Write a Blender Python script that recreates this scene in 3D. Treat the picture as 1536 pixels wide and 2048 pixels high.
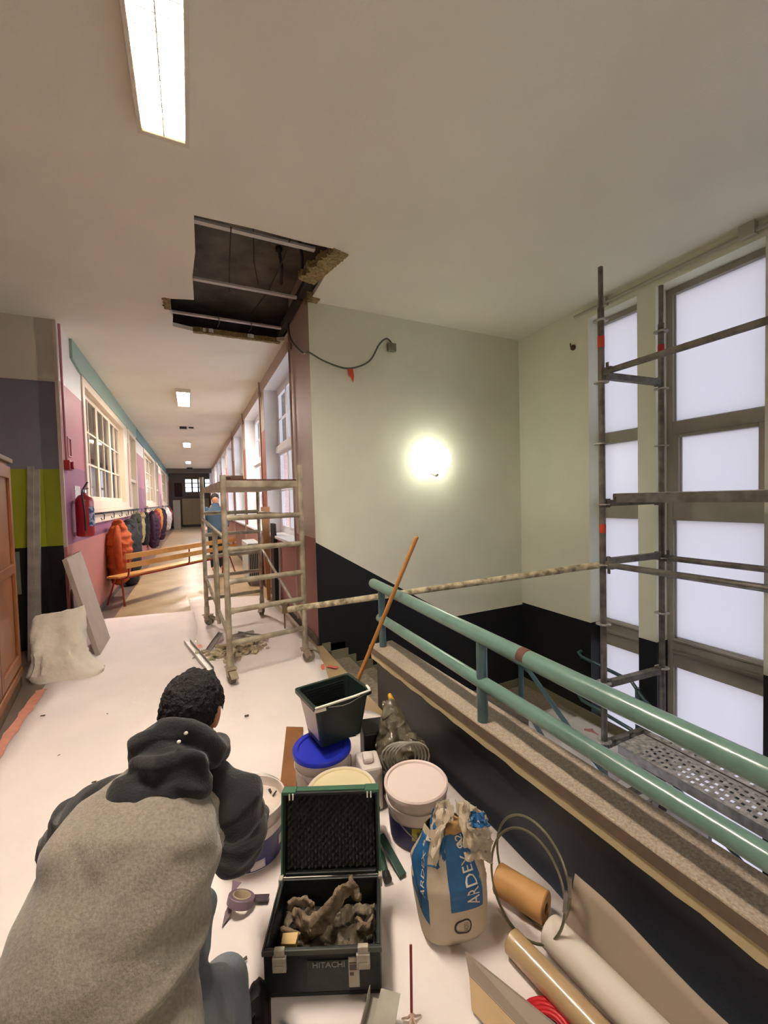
import bpy, bmesh, math, random
from mathutils import Vector, Matrix, noise
from math import sin, cos, pi, radians, sqrt, atan2
for o in list(bpy.data.objects): bpy.data.objects.remove(o)
scene = bpy.context.scene
COL = scene.collection
# ------------------------------------------------------------------ camera
cam_d = bpy.data.cameras.new('camera'); cam = bpy.data.objects.new('camera', cam_d); COL.objects.link(cam)
scene.camera = cam
cam_d.sensor_fit = 'VERTICAL'; cam_d.sensor_height = 36.0
cam_d.lens = 810.4 / 2048 * 36.0
cam_d.clip_start = 0.02; cam_d.clip_end = 200
def cam_matrix(yaw, pitch, roll, loc):
    y, p, r = radians(yaw), radians(pitch), radians(roll)
    fw = Vector((sin(y)*cos(p), cos(y)*cos(p), sin(p))); rt = Vector((cos(y), -sin(y), 0)); up = rt.cross(fw)
    rt2 = cos(r)*rt + sin(r)*up; up2 = -sin(r)*rt + cos(r)*up
    m = Matrix((rt2, up2, -fw)).transposed().to_4x4(); m.translation = loc
    return m
cam.matrix_world = cam_matrix(25.4, -1.98, -1.545, Vector((0, 0, 1.55)))
# ------------------------------------------------------------------ world, exposure
scene.view_settings.view_transform = 'Standard'; scene.view_settings.look = 'None'
scene.view_settings.gamma = 1; scene.view_settings.use_curve_mapping = False
scene.view_settings.exposure = 1.14
SKY = 3.2
LAMP = 100.0
GLOBE = 5.0
w = bpy.data.worlds.new('overcast_sky'); scene.world = w; w.use_nodes = True
nt = w.node_tree; nt.nodes.clear()
wo = nt.nodes.new('ShaderNodeOutputWorld'); bg = nt.nodes.new('ShaderNodeBackground')
tc = nt.nodes.new('ShaderNodeTexCoord'); sx = nt.nodes.new('ShaderNodeSeparateXYZ'); cr = nt.nodes.new('ShaderNodeValToRGB')
nt.links.new(tc.outputs['Generated'], sx.inputs[0]); nt.links.new(sx.outputs[2], cr.inputs[0])
cr.color_ramp.elements[0].position = 0.0; cr.color_ramp.elements[0].color = (0.86, 0.85, 0.95, 1)
cr.color_ramp.elements[1].position = 0.9; cr.color_ramp.elements[1].color = (0.66, 0.77, 1.0, 1)
nt.links.new(cr.outputs[0], bg.inputs[0]); bg.inputs[1].default_value = SKY; nt.links.new(bg.outputs[0], wo.inputs[0])

# ------------------------------------------------------------------ materials
MATS = {}
def lin(c):
    return tuple((v/255/12.92 if v/255 <= .04045 else ((v/255+.055)/1.055)**2.4) for v in c)
def mat(name, rgb, rough=.6, metal=0., nscale=0., namt=.15, bump=0., bscale=None, rgb2=None, spec=.5, coat=0., detail=4., sheen=0., lo=.35, hi=.7):
    """rgb: 0-255 display colour"""
    if name in MATS: return MATS[name]
    m = bpy.data.materials.new(name); m.use_nodes = True; t = m.node_tree; p = t.nodes['Principled BSDF']
    c = lin(rgb)
    p.inputs['Base Color'].default_value = (*c, 1); p.inputs['Roughness'].default_value = rough; p.inputs['Metallic'].default_value = metal
    p.inputs['Specular IOR Level'].default_value = spec
    p.inputs['Coat Weight'].default_value = coat
    if sheen: p.inputs['Sheen Weight'].default_value = sheen
    if nscale or bump:
        tcn = t.nodes.new('ShaderNodeTexCoord')
        if nscale:
            n = t.nodes.new('ShaderNodeTexNoise'); n.inputs['Scale'].default_value = nscale; n.inputs['Detail'].default_value = detail
            t.links.new(tcn.outputs['Object'], n.inputs['Vector'])
            r = t.nodes.new('ShaderNodeValToRGB'); r.color_ramp.elements[0].position = lo; r.color_ramp.elements[1].position = hi
            c2 = lin(rgb2) if rgb2 else tuple(v*(1-namt) for v in c)
            r.color_ramp.elements[0].color = (*c2, 1); r.color_ramp.elements[1].color = (*c, 1)
            t.links.new(n.outputs['Fac'], r.inputs[0]); t.links.new(r.outputs[0], p.inputs['Base Color'])
        if bump:
            b = t.nodes.new('ShaderNodeTexNoise'); b.inputs['Scale'].default_value = bscale or nscale*3 or 50; b.inputs['Detail'].default_value = 3
            t.links.new(tcn.outputs['Object'], b.inputs['Vector'])
            bn = t.nodes.new('ShaderNodeBump'); bn.inputs['Strength'].default_value = bump; bn.inputs['Distance'].default_value = .01
            t.links.new(b.outputs['Fac'], bn.inputs['Height']); t.links.new(bn.outputs[0], p.inputs['Normal'])
    MATS[name] = m
    return m
def emit(name, rgb, s):
    m = bpy.data.materials.new(name); m.use_nodes = True; t = m.node_tree; p = t.nodes['Principled BSDF']
    p.inputs['Base Color'].default_value = (.8, .8, .8, 1)
    p.inputs['Emission Color'].default_value = (*rgb, 1); p.inputs['Emission Strength'].default_value = s
    return m
def banded(name, levels, rough=.55, ysplit=None, slope=None):
    """wall paint in horizontal blocks; levels = [(z, rgb)...] colour holds from z up. world z via Geometry position.
    slope = (z0, x0, k, zmin, dark rgb): painted dado whose top follows a stair."""
    m = bpy.data.materials.new(name); m.use_nodes = True; t = m.node_tree; p = t.nodes['Principled BSDF']; N = t.nodes; Lk = t.links
    p.inputs['Roughness'].default_value = rough; p.inputs['Specular IOR Level'].default_value = .3
    g = N.new('ShaderNodeNewGeometry'); s = N.new('ShaderNodeSeparateXYZ'); Lk.new(g.outputs['Position'], s.inputs[0])
    def ramp(levels):
        mr = N.new('ShaderNodeMapRange'); mr.inputs['From Min'].default_value = -2; mr.inputs['From Max'].default_value = 5; Lk.new(s.outputs[2], mr.inputs['Value'])
        r = N.new('ShaderNodeValToRGB'); r.color_ramp.interpolation = 'CONSTANT'; e = r.color_ramp.elements
        while len(e) > 1: e.remove(e[-1])
        e[0].position = 0; e[0].color = (*lin(levels[0][1]), 1)
        for z, c in levels[1:]:
            q = e.new((z+2)/7); q.color = (*lin(c), 1)
        Lk.new(mr.outputs[0], r.inputs[0]); return r.outputs[0]
    out = ramp(levels)
    if ysplit:
        y0, lv2 = ysplit; o2 = ramp(lv2)
        gt = N.new('ShaderNodeMath'); gt.operation = 'GREATER_THAN'; gt.inputs[1].default_value = y0; Lk.new(s.outputs[1], gt.inputs[0])
        mx = N.new('ShaderNodeMix'); mx.data_type = 'RGBA'; Lk.new(gt.outputs[0], mx.inputs[0]); Lk.new(out, mx.inputs[6]); Lk.new(o2, mx.inputs[7]); out = mx.outputs[2]
    if slope:
        z0, x0, k, zmin, dark = slope
        a = N.new('ShaderNodeMath'); a.operation = 'SUBTRACT'; Lk.new(s.outputs[0], a.inputs[0]); a.inputs[1].default_value = x0
        b = N.new('ShaderNodeMath'); b.operation = 'MULTIPLY_ADD'; Lk.new(a.outputs[0], b.inputs[0]); b.inputs[1].default_value = -k; b.inputs[2].default_value = z0
        c = N.new('ShaderNodeMath'); c.operation = 'MAXIMUM'; Lk.new(b.outputs[0], c.inputs[0]); c.inputs[1].default_value = zmin
        d = N.new('ShaderNodeMath'); d.operation = 'LESS_THAN'; Lk.new(s.outputs[2], d.inputs[0]); Lk.new(c.outputs[0], d.inputs[1])
        mx = N.new('ShaderNodeMix'); mx.data_type = 'RGBA'; Lk.new(d.outputs[0], mx.inputs[0]); Lk.new(out, mx.inputs[6]); mx.inputs[7].default_value = (*lin(dark), 1); out = mx.outputs[2]
    n = N.new('ShaderNodeTexNoise'); n.inputs['Scale'].default_value = 1.7; n.inputs['Detail'].default_value = 5; Lk.new(g.outputs['Position'], n.inputs['Vector'])
    mr2 = N.new('ShaderNodeMapRange'); mr2.inputs['From Min'].default_value = .3; mr2.inputs['From Max'].default_value = .7; mr2.inputs['To Min'].default_value = .92; mr2.inputs['To Max'].default_value = 1.0; Lk.new(n.outputs['Fac'], mr2.inputs['Value'])
    vm = N.new('ShaderNodeVectorMath'); vm.operation = 'SCALE'; Lk.new(out, vm.inputs[0]); Lk.new(mr2.outputs[0], vm.inputs['Scale'])
    Lk.new(vm.outputs[0], p.inputs['Base Color'])
    n2 = N.new('ShaderNodeTexNoise'); n2.inputs['Scale'].default_value = 90; Lk.new(g.outputs['Position'], n2.inputs['Vector'])
    bn = N.new('ShaderNodeBump'); bn.inputs['Strength'].default_value = .12; bn.inputs['Distance'].default_value = .01; Lk.new(n2.outputs['Fac'], bn.inputs['Height']); Lk.new(bn.outputs[0], p.inputs['Normal'])
    return m

# ------------------------------------------------------------------ mesh builder
V3 = Vector
class MB:
    def __init__(s): s.v = []; s.f = []; s.mi = []; s.sm = []
    def add(s, vs, fs, mi=0, smooth=False):
        b = len(s.v); s.v += [V3(q) for q in vs]
        for f in fs: s.f.append([b+i for i in f]); s.mi.append(mi); s.sm.append(smooth)
        return s
    def box(s, a, b, mi=0):
        x0, y0, z0 = a; x1, y1, z1 = b
        return s.add([(x0,y0,z0),(x1,y0,z0),(x1,y1,z0),(x0,y1,z0),(x0,y0,z1),(x1,y0,z1),(x1,y1,z1),(x0,y1,z1)],
              [(0,3,2,1),(4,5,6,7),(0,1,5,4),(1,2,6,5),(2,3,7,6),(3,0,4,7)], mi)
    def bar(s, p, q, wd, ht, up=(0,0,1), mi=0):
        """rectangular bar from p to q: wd across, ht along up"""
        p, q = V3(p), V3(q); d = (q-p).normalized(); u = V3(up); r = d.cross(u)
        if r.length < 1e-4: r = d.cross(V3((1,0,0)))
        r.normalize(); u = r.cross(d)
        vs = [c + r*a*wd/2 + u*b*ht/2 for c in (p, q) for a, b in ((-1,-1),(1,-1),(1,1),(-1,1))]
        return s.add(vs, [(0,1,2,3)[::-1],(4,5,6,7),(0,4,5,1)[::-1],(1,5,6,2)[::-1],(2,6,7,3)[::-1],(3,7,4,0)[::-1]], mi)
    def tube(s, path, r, n=12, cap=True, closed=False, mi=0):
        path = [V3(p) for p in path]; m = len(path); rs = r if isinstance(r, (list, tuple)) else [r]*m
        vs = []; prev = None
        for i, p in enumerate(path):
            if closed: d = path[(i+1) % m] - path[i-1]
            else: d = path[min(i+1, m-1)] - path[max(i-1, 0)]
            d.normalize()
            if prev is None:
                a = V3((0,0,1)) if abs(d.z) < .9 else V3((1,0,0)); u = (a - d*a.dot(d)).normalized()
            else: u = (prev - d*prev.dot(d)).normalized()
            prev = u; w_ = d.cross(u)
            for k in range(n):
                t = 2*pi*k/n; vs.append(p + (u*cos(t) + w_*sin(t))*rs[i])
        fs = []
        for i in range(m if closed else m-1):
            j = (i+1) % m
            for k in range(n): fs.append((i*n+k, i*n+(k+1) % n, j*n+(k+1) % n, j*n+k))
        s.add(vs, fs, mi, True)
        if cap and not closed:
            b = len(s.v)-len(vs)
            s.f.append([b+k for k in range(n)][::-1]); s.mi.append(mi); s.sm.append(False)
            s.f.append([b+(m-1)*n+k for k in range(n)]); s.mi.append(mi); s.sm.append(False)
        return s
    def cyl(s, p, q, r, n=16, r2=None, mi=0):
        return s.tube([p, q], [r, r if r2 is None else r2], n, mi=mi)
    def lathe(s, prof, c=(0,0,0), n=32, mi=0, M=None):
        """prof [(r,z)] ; closed automatically when r==0"""
        vs = []; fs = []; k = len(prof)
        for i in range(n):
            t = 2*pi*i/n
            for r, z in prof:
                q = V3((r*cos(t), r*sin(t), z)); q = (M @ q) if M else q; vs.append(q + V3(c))
        for i in range(n):
            j = (i+1) % n
            for a in range(k-1): fs.append((i*k+a, j*k+a, j*k+a+1, i*k+a+1))
        return s.add(vs, fs, mi, True)
    def prism(s, poly, d, mi=0):
        """poly: list of 3d pts, extruded by vector d"""
        d = V3(d); n = len(poly); P = [V3(p) for p in poly]
        return s.add(P + [p+d for p in P], [tuple(range(n))[::-1], tuple(range(n, 2*n))] + [(i, (i+1) % n, n+(i+1) % n, n+i) for i in range(n)], mi)
    def ell(s, c, rad, M=None, nu=20, nv=12, mi=0):
        vs = []; fs = []; c = V3(c)
        for j in range(nv+1):
            ph = pi*j/nv
            for i in range(nu):
                t = 2*pi*i/nu; q = V3((rad[0]*sin(ph)*cos(t), rad[1]*sin(ph)*sin(t), rad[2]*cos(ph)))
                vs.append(c + ((M @ q) if M else q))
        for j in range(nv):
            for i in range(nu): fs.append((j*nu+i, (j+1)*nu+i, (j+1)*nu+(i+1) % nu, j*nu+(i+1) % nu))
        return s.add(vs, fs, mi, True)
    def loft(s, secs, n=20, mi=0, wide=None):
        """secs [(point, ra, rb)]; ra along 'wide' direction, rb the other; rounded ends"""
        pts = [V3(q[0]) for q in secs]; m = len(pts); rings = []; W = V3(wide) if wide is not None else None
        ext = []
        d0 = (pts[1]-pts[0]).normalized(); d1 = (pts[-1]-pts[-2]).normalized()
        a0, b0 = secs[0][1:]; a1, b1 = secs[-1][1:]
        seq = [(pts[0]-d0*b0*sin(t), a0*cos(t), b0*cos(t), d0) for t in (1.45, 1.1, .7, .35)]
        for i in range(m):
            d = (pts[min(i+1, m-1)] - pts[max(i-1, 0)]).normalized(); seq.append((pts[i], secs[i][1], secs[i][2], d))
        seq += [(pts[-1]+d1*b1*sin(t), a1*cos(t), b1*cos(t), d1) for t in (.35, .7, 1.1, 1.45)]
        vs = []; prev = W
        for p, a, b, d in seq:
            u = prev if prev is not None else (V3((0,0,1)) if abs(d.z) < .9 else V3((1,0,0)))
            u = (u - d*u.dot(d)).normalized(); prev = u if W is None else W
            v = d.cross(u)
            for k in range(n):
                t = 2*pi*k/n; vs.append(p + u*a*cos(t) + v*b*sin(t))
        M_ = len(seq); fs = [(i*n+k, i*n+(k+1) % n, (i+1)*n+(k+1) % n, (i+1)*n+k) for i in range(M_-1) for k in range(n)]
        fs += [tuple(range(n))[::-1], tuple(range((M_-1)*n, M_*n))]
        return s.add(vs, fs, mi, True)
    def grid(s, fn, nu, nv, mi=0, smooth=True, thick=None):
        vs = [V3(fn(i/nu, j/nv)) for j in range(nv+1) for i in range(nu+1)]
        fs = [(j*(nu+1)+i, j*(nu+1)+i+1, (j+1)*(nu+1)+i+1, (j+1)*(nu+1)+i) for j in range(nv) for i in range(nu)]
        if thick:
            t = V3(thick); b = len(vs); vs = vs + [v+t for v in vs]; top = [tuple(q+b for q in f) for f in fs]
            bot = [f[::-1] for f in fs]
            per = [i for i in range(nu+1)] + [j*(nu+1)+nu for j in range(1, nv+1)] + [nv*(nu+1)+i for i in range(nu-1, -1, -1)] + [j*(nu+1) for j in range(nv-1, 0, -1)]
            side = [(per[k], per[(k+1) % len(per)], per[(k+1) % len(per)]+b, per[k]+b) for k in range(len(per))]
            s.add(vs, top+bot+side, mi, smooth)
        else: s.add(vs, fs, mi, smooth)
        return s
    def xf(s, M):
        s.v = [M @ q for q in s.v]; return s
    def disp(s, amp, sc, seed=0, aniso=(1,1,1)):
        for i, q in enumerate(s.v):
            k = V3((q.x*aniso[0], q.y*aniso[1], q.z*aniso[2]))*sc + V3((seed*7.3, 0, 0)); s.v[i] = q + noise.noise_vector(k)*amp
        return s
def mesh_from(mb, name, mats, off=V3((0,0,0))):
    me = bpy.data.meshes.new(name); me.from_pydata([tuple(q-off) for q in mb.v], [], mb.f)
    for m in (mats if isinstance(mats, (list, tuple)) else [mats]): me.materials.append(m)
    for p, mi, sm in zip(me.polygons, mb.mi, mb.sm): p.material_index = mi; p.use_smooth = sm
    me.update()
    if any(mb.sm): me.set_sharp_from_angle(angle=radians(42))
    return me
WLOC = {}
def OB(name, mb, mats, parent=None, bevel=0, local=False, solid=0):
    """link mb as one mesh; coordinates are world unless local (then relative to the parent)"""
    if parent is None:
        xs = [q.x for q in mb.v]; ys = [q.y for q in mb.v]; zs = [q.z for q in mb.v]
        off = V3(((min(xs)+max(xs))/2, (min(ys)+max(ys))/2, min(zs)))
        ob = bpy.data.objects.new(name, mesh_from(mb, name, mats, off)); ob.location = off; WLOC[ob] = off
    else:
        off = V3((0,0,0)) if local else WLOC[parent]
        ob = bpy.data.objects.new(name, mesh_from(mb, name, mats, off)); ob.parent = parent; WLOC[ob] = off
    COL.objects.link(ob)
    if bevel:
        b = ob.modifiers.new('bevel', 'BEVEL'); b.width = bevel; b.segments = 2; b.limit_method = 'ANGLE'; b.angle_limit = radians(40)
    if solid:
        b = ob.modifiers.new('solid', 'SOLIDIFY'); b.thickness = solid; b.offset = 0
    return ob
def thing(name, loc, label, cat, group=None, kind=None):
    o = bpy.data.objects.new(name, None); COL.objects.link(o); o.location = loc; WLOC[o] = V3(loc); o.empty_display_size = .1
    if label: o['label'] = label
    if cat: o['category'] = cat
    if group: o['group'] = group
    if kind: o['kind'] = kind
    return o
def tag(o, label=None, cat=None, group=None, kind=None):
    if label: o['label'] = label
    if cat: o['category'] = cat
    if group: o['group'] = group
    if kind: o['kind'] = kind
    return o
def struct(name, mb, mats, bevel=0, parent=None):
    o = OB(name, mb, mats, parent, bevel)
    if parent is None: o['kind'] = 'structure'
    return o
def fuse(mb, voxel, smooth=2):
    """voxel-union every closed piece of mb into one continuous surface (returns new MB)"""
    me = mesh_from(mb, 'tmp', []); o = bpy.data.objects.new('tmp', me); COL.objects.link(o)
    r = o.modifiers.new('r', 'REMESH'); r.mode = 'VOXEL'; r.voxel_size = voxel; r.use_smooth_shade = True
    if smooth: q = o.modifiers.new('s', 'SMOOTH'); q.factor = .5; q.iterations = smooth
    dg = bpy.context.evaluated_depsgraph_get(); dg.update(); e = o.evaluated_get(dg); m2 = e.to_mesh()
    out = MB(); out.add([v.co.copy() for v in m2.vertices], [tuple(p.vertices) for p in m2.polygons], 0, True)
    e.to_mesh_clear(); bpy.data.objects.remove(o); bpy.data.meshes.remove(me)
    return out
def copy_tree(o, parent=None):
    c = o.copy(); COL.objects.link(c); WLOC[c] = WLOC.get(o)
    if parent is not None: c.parent = parent
    for ch in [q for q in o.children]: copy_tree(ch, c)
    return c
def lettering(txt, size, org, xd, yd, m, parent, name='lettering', depth=.0015, fn=None, sx_=1.0):
    """real letter shapes laid from org along xd / yd (unit vectors)"""
    c = bpy.data.curves.new('t', 'FONT'); c.body = txt; c.size = size; c.resolution_u = 2; c.extrude = depth/2
    o = bpy.data.objects.new('t', c); COL.objects.link(o); dg = bpy.context.evaluated_depsgraph_get(); dg.update()
    me = o.evaluated_get(dg).to_mesh(); mb = MB(); xd, yd = V3(xd).normalized(), V3(yd).normalized(); zd = xd.cross(yd)
    vs = [v.co.copy() for v in me.vertices]; fs = [tuple(p.vertices) for p in me.polygons]
    o.evaluated_get(dg).to_mesh_clear(); bpy.data.objects.remove(o); bpy.data.curves.remove(c)
    out = []
    for q in vs:
        if fn: out.append(fn(q.x*sx_, q.y, q.z))
        else: out.append(V3(org) + xd*q.x*sx_ + yd*q.y + zd*(q.z+depth/2))
    mb.add(out, fs); return OB(name, mb, m, parent)
rnd = random.Random(7)
# ================================================================== SETTING
CZ = 3.6; XL = -1.27; XR = 1.165; YB = 4.15; XW = 4.02; YL = 5.6
m_ceil = mat('ceiling_paint', (234, 231, 216), .8, nscale=1.3, namt=.06, bump=.1, bscale=60)
m_white = mat('white_gloss_paint', (208, 203, 192), .4, nscale=3, namt=.08)
m_frame = mat('grey_window_paint', (160, 156, 144), .5, nscale=4, namt=.2)
m_black = mat('black_dado_paint', (26, 26, 27), .45, nscale=3, namt=.15, bump=.05, bscale=80)
m_conc = mat('dark_concrete', (128, 120, 108), .9, nscale=3, rgb2=(88, 82, 74), bump=.4, bscale=25)
# floor with linoleum and darker border along the corridor walls
def floor_mat():
    m = bpy.data.materials.new('linoleum'); m.use_nodes = True; t = m.node_tree; N = t.nodes; L = t.links; p = N['Principled BSDF']
    g = N.new('ShaderNodeNewGeometry'); s = N.new('ShaderNodeSeparateXYZ'); L.new(g.outputs['Position'], s.inputs[0])
    n = N.new('ShaderNodeTexNoise'); n.inputs['Scale'].default_value = 2.2; n.inputs['Detail'].default_value = 6; L.new(g.outputs['Position'], n.inputs['Vector'])
    r = N.new('ShaderNodeValToRGB'); r.color_ramp.elements[0].position = .35; r.color_ramp.elements[1].position = .65
    r.color_ramp.elements[0].color = (*lin((160, 138, 102)), 1); r.color_ramp.elements[1].color = (*lin((180, 160, 126)), 1); L.new(n.outputs['Fac'], r.inputs[0])
    lt = N.new('ShaderNodeMath'); lt.operation = 'LESS_THAN'; L.new(s.outputs[0], lt.inputs[0]); lt.inputs[1].default_value = -1.02
    mx = N.new('ShaderNodeMix'); mx.data_type = 'RGBA'; L.new(lt.outputs[0], mx.inputs[0]); L.new(r.outputs[0], mx.inputs[6]); mx.inputs[7].default_value = (*lin((112, 98, 88)), 1)
    L.new(mx.outputs[2], p.inputs['Base Color']); p.inputs['Roughness'].default_value = .32
    return m
struct('floor', MB().box((-3.3, -7.2, -.28), (1.2, 30.2, 0)), floor_mat())
# ceiling with the torn-open hole
hole = [(.098,3.23),(.5,3.215),(.9,3.225),(1.176,3.215),(1.19,3.5),(1.19,3.9),(1.18,4.25),(1.17,4.7),(1.16,5.27),(.95,5.40),(.75,5.33),(.5,5.42),(.3,5.34),(.1,5.38),(-.114,5.316),(-.10,5.05),(-.15,4.80),(-.134,4.63),(.0,4.59),(.106,4.56),(.09,4.1),(.11,3.7)]
def ceil_mesh():
    bm = bmesh.new()
    outer = [(-3.3,-7.2),(4.45,-7.2),(4.45,4.35),(1.6,4.35),(1.6,30.2),(-3.3,30.2)]
    for ring in (outer, hole):
        vs = [bm.verts.new((x, y, CZ)) for x, y in ring]
        for i in range(len(vs)): bm.edges.new((vs[i], vs[(i+1) % len(vs)]))
    bmesh.ops.triangle_fill(bm, use_beauty=True, use_dissolve=False, edges=bm.edges[:])
    g = bmesh.ops.extrude_face_region(bm, geom=bm.faces[:]); vv = [e for e in g['geom'] if isinstance(e, bmesh.types.BMVert)]
    bmesh.ops.translate(bm, vec=(0,0,.045), verts=vv); bmesh.ops.recalc_face_normals(bm, faces=bm.faces[:])
    me = bpy.data.meshes.new('ceiling'); bm.to_mesh(me); bm.free(); me.materials.append(m_ceil)
    o = bpy.data.objects.new('ceiling', me); COL.objects.link(o); o['kind'] = 'structure'; return o
ceil_mesh()
# void above the ceiling: concrete slab and sides
b = MB().box((-3.3,-7.2,4.0),(4.45,30.2,4.15)).box((-.9,2.7,CZ+.045),(1.6,2.8,4.0)).box((-.9,5.9,CZ+.045),(1.6,6.0,4.0)).box((-1.0,2.7,CZ+.045),(-.9,6,4.0)).box((1.5,2.7,CZ+.045),(1.6,6,4.0))
struct('trim_1', b, m_conc)
# left wall of the corridor: openings for windows and doors
PINK = (172, 100, 114); PURP = (140, 88, 116); SALM = (180, 118, 112); CREAM = (200, 194, 182)
m_left = banded('corridor_paint', [(-2, SALM), (1.1, PURP), (2.0, PINK), (2.93, (222, 218, 212))],
                ysplit=(10.6, [(-2, SALM), (1.1, PURP), (2.0, (166, 108, 128)), (2.93, (222, 218, 212))]))
b = MB(); T = -1.45
wins = [(6.66, 10.72), (14.45, 18.6), (22.2, 26.3)]; doors = [(10.98, 12.35), (18.85, 20.2), (26.6, 27.9)]
b.box((T, YL, 0), (XL, 6.66, CZ)); prevy = 6.66
segs = sorted([(a, c, 'w') for a, c in wins] + [(a, c, 'd') for a, c in doors]); cur = YL
b = MB()
for a, c, k in segs:
    b.box((T, cur, 0), (XL, a, CZ))
    if k == 'w': b.box((T, a, 0), (XL, c, 1.5)); b.box((T, a, 3.30), (XL, c, CZ))
    else: b.box((T, a, 3.30), (XL, c, CZ))
    cur = c
b.box((T, cur, 0), (XL, 30.2, CZ))
struct('wall_left', b, m_left)
m_dim = mat('classroom_wall', (176, 158, 132), .8, nscale=1, namt=.1)
struct('wall_classroom', MB().box((-4.6, 6.2, 0), (-4.5, 30.2, CZ)).box((-4.6, 6.1, 0), (T, 6.2, CZ)).box((-4.6, 30.1, 0), (T, 30.2, CZ)), m_dim)
struct('floor_classroom', MB().box((-4.6, 6.2, -.2), (-3.3, 30.2, 0)), m_dim)
struct('ceiling_classroom', MB().box((-4.6, 6.1, CZ), (-3.3, 30.2, CZ+.1)), m_ceil)
# glass
def glass_mat(name, tint=(1,1,1), refl=1.0):
    m = bpy.data.materials.new(name); m.use_nodes = True; t = m.node_tree; N = t.nodes; L = t.links; N.clear()
    o = N.new('ShaderNodeOutputMaterial'); tr = N.new('ShaderNodeBsdfTransparent'); gl = N.new('ShaderNodeBsdfGlossy'); fr = N.new('ShaderNodeFresnel'); mx = N.new('ShaderNodeMixShader')
    tr.inputs[0].default_value = (*tint, 1); gl.inputs['Roughness'].default_value = .03; fr.inputs[0].default_value = 1.5
    gm = N.new('ShaderNodeNewGeometry'); iv = N.new('ShaderNodeMath'); iv.operation = 'SUBTRACT'; iv.inputs[0].default_value = 1; L.new(gm.outputs['Backfacing'], iv.inputs[1])
    mu = N.new('ShaderNodeMath'); mu.operation = 'MULTIPLY'; L.new(fr.outputs[0], mu.inputs[0]); L.new(iv.outputs[0], mu.inputs[1]); L.new(mu.outputs[0], mx.inputs[0]); L.new(tr.outputs[0], mx.inputs[1]); L.new(gl.outputs[0], mx.inputs[2]); L.new(mx.outputs[0], o.inputs[0]); return m
m_glass = glass_mat('clear_glass', (.93,.95,.95))
def frost_mat():
    m = bpy.data.materials.new('frosted_glass'); m.use_nodes = True; t = m.node_tree; N = t.nodes; L = t.links; N.clear()
    o = N.new('ShaderNodeOutputMaterial'); tr = N.new('ShaderNodeBsdfTranslucent'); gl = N.new('ShaderNodeBsdfGlossy'); mx = N.new('ShaderNodeMixShader')
    tcn = N.new('ShaderNodeTexCoord'); v = N.new('ShaderNodeTexVoronoi'); v.inputs['Scale'].default_value = 60; bn = N.new('ShaderNodeBump'); bn.inputs['Strength'].default_value = .25; bn.inputs['Distance'].default_value = .004
    L.new(tcn.outputs['Object'], v.inputs['Vector']); L.new(v.outputs['Distance'], bn.inputs['Height']); L.new(bn.outputs[0], gl.inputs['Normal'])
    tr.inputs[0].default_value = (.405,.395,.395,1); gl.inputs['Roughness'].default_value = .35; gl.inputs[0].default_value = (.8,.8,.8,1); mx.inputs[0].default_value = .08
    L.new(tr.outputs[0], mx.inputs[1]); L.new(gl.outputs[0], mx.inputs[2]); L.new(mx.outputs[0], o.inputs[0]); return m
m_frost = frost_mat()
# interior classroom windows
m_wf = mat('interior_window_paint', (212, 196, 172), .4, nscale=2, namt=.05)
WN = [0]
def wempty(loc):
    WN[0] += 1; o = thing('window_%d' % WN[0], loc, None, None, kind='structure'); return o
for wi, (a, c) in enumerate(wins):
    W = wempty((XL, (a+c)/2, 1.5)); X0 = XL-.06
    f = MB().box((X0-.06, a, 1.5), (XL+.02, a+.13, 3.30)).box((X0-.06, c-.45, 1.5), (XL+.02, c, 3.30)).box((X0-.06, a+.13, 3.18), (XL+.02, c-.45, 3.30)).box((X0-.06, a+.13, 1.5), (XL+.02, c-.45, 1.62))
    OB('window_frame', f, m_wf, W, .006)
    OB('sill', MB().box((XL-.03, a-.03, 1.45), (XL+.07, c+.02, 1.5)), m_wf, W, .006)
    OB('apron', MB().box((XL-.02, a, 1.30), (XL+.025, c, 1.45)).box((XL-.02, a, 1.40), (XL+.035, c, 1.43)), m_wf, W, .004)
    y0, y1 = a+.13, c-.45; n = 3; cw = (y1-y0)/n
    for k in range(n):
        ya, yb = y0+k*cw+.01, y0+(k+1)*cw-.01
        s = MB().box((X0-.05, ya, 1.62), (X0, ya+.06, 3.18)).box((X0-.05, yb-.06, 1.62), (X0, yb, 3.18)).box((X0-.05, ya+.06, 1.62), (X0, yb-.06, 1.69)).box((X0-.05, ya+.06, 3.11), (X0, yb-.06, 3.18))
        ca = OB('casement', s, m_wf, W, .004)
        mid = (ya+yb)/2; zb = [1.69+(3.11-1.69)*q/3 for q in (1, 2)]
        g = MB().box((X0-.04, mid-.014, 1.69), (X0-.008, mid+.014, 3.11))
        for z in zb: g.box((X0-.04, ya+.06, z-.014), (X0-.008, yb-.06, z+.014))
        OB('glazing_bar', g, m_wf, ca, .003)
        ys = [ya+.06, mid-.014, mid+.014, yb-.06]; zs = [1.69, zb[0]-.014, zb[0]+.014, zb[1]-.014, zb[1]+.014, 3.11]
        for i in (0, 2):
            for j in (0, 2, 4): OB('pane', MB().box((X0-.028, ys[i], zs[j]), (X0-.023, ys[i+1], zs[j+1])), m_glass, ca)
m_doorp = mat('door_paint', (198, 186, 166), .45, nscale=2, namt=.05)
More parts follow.
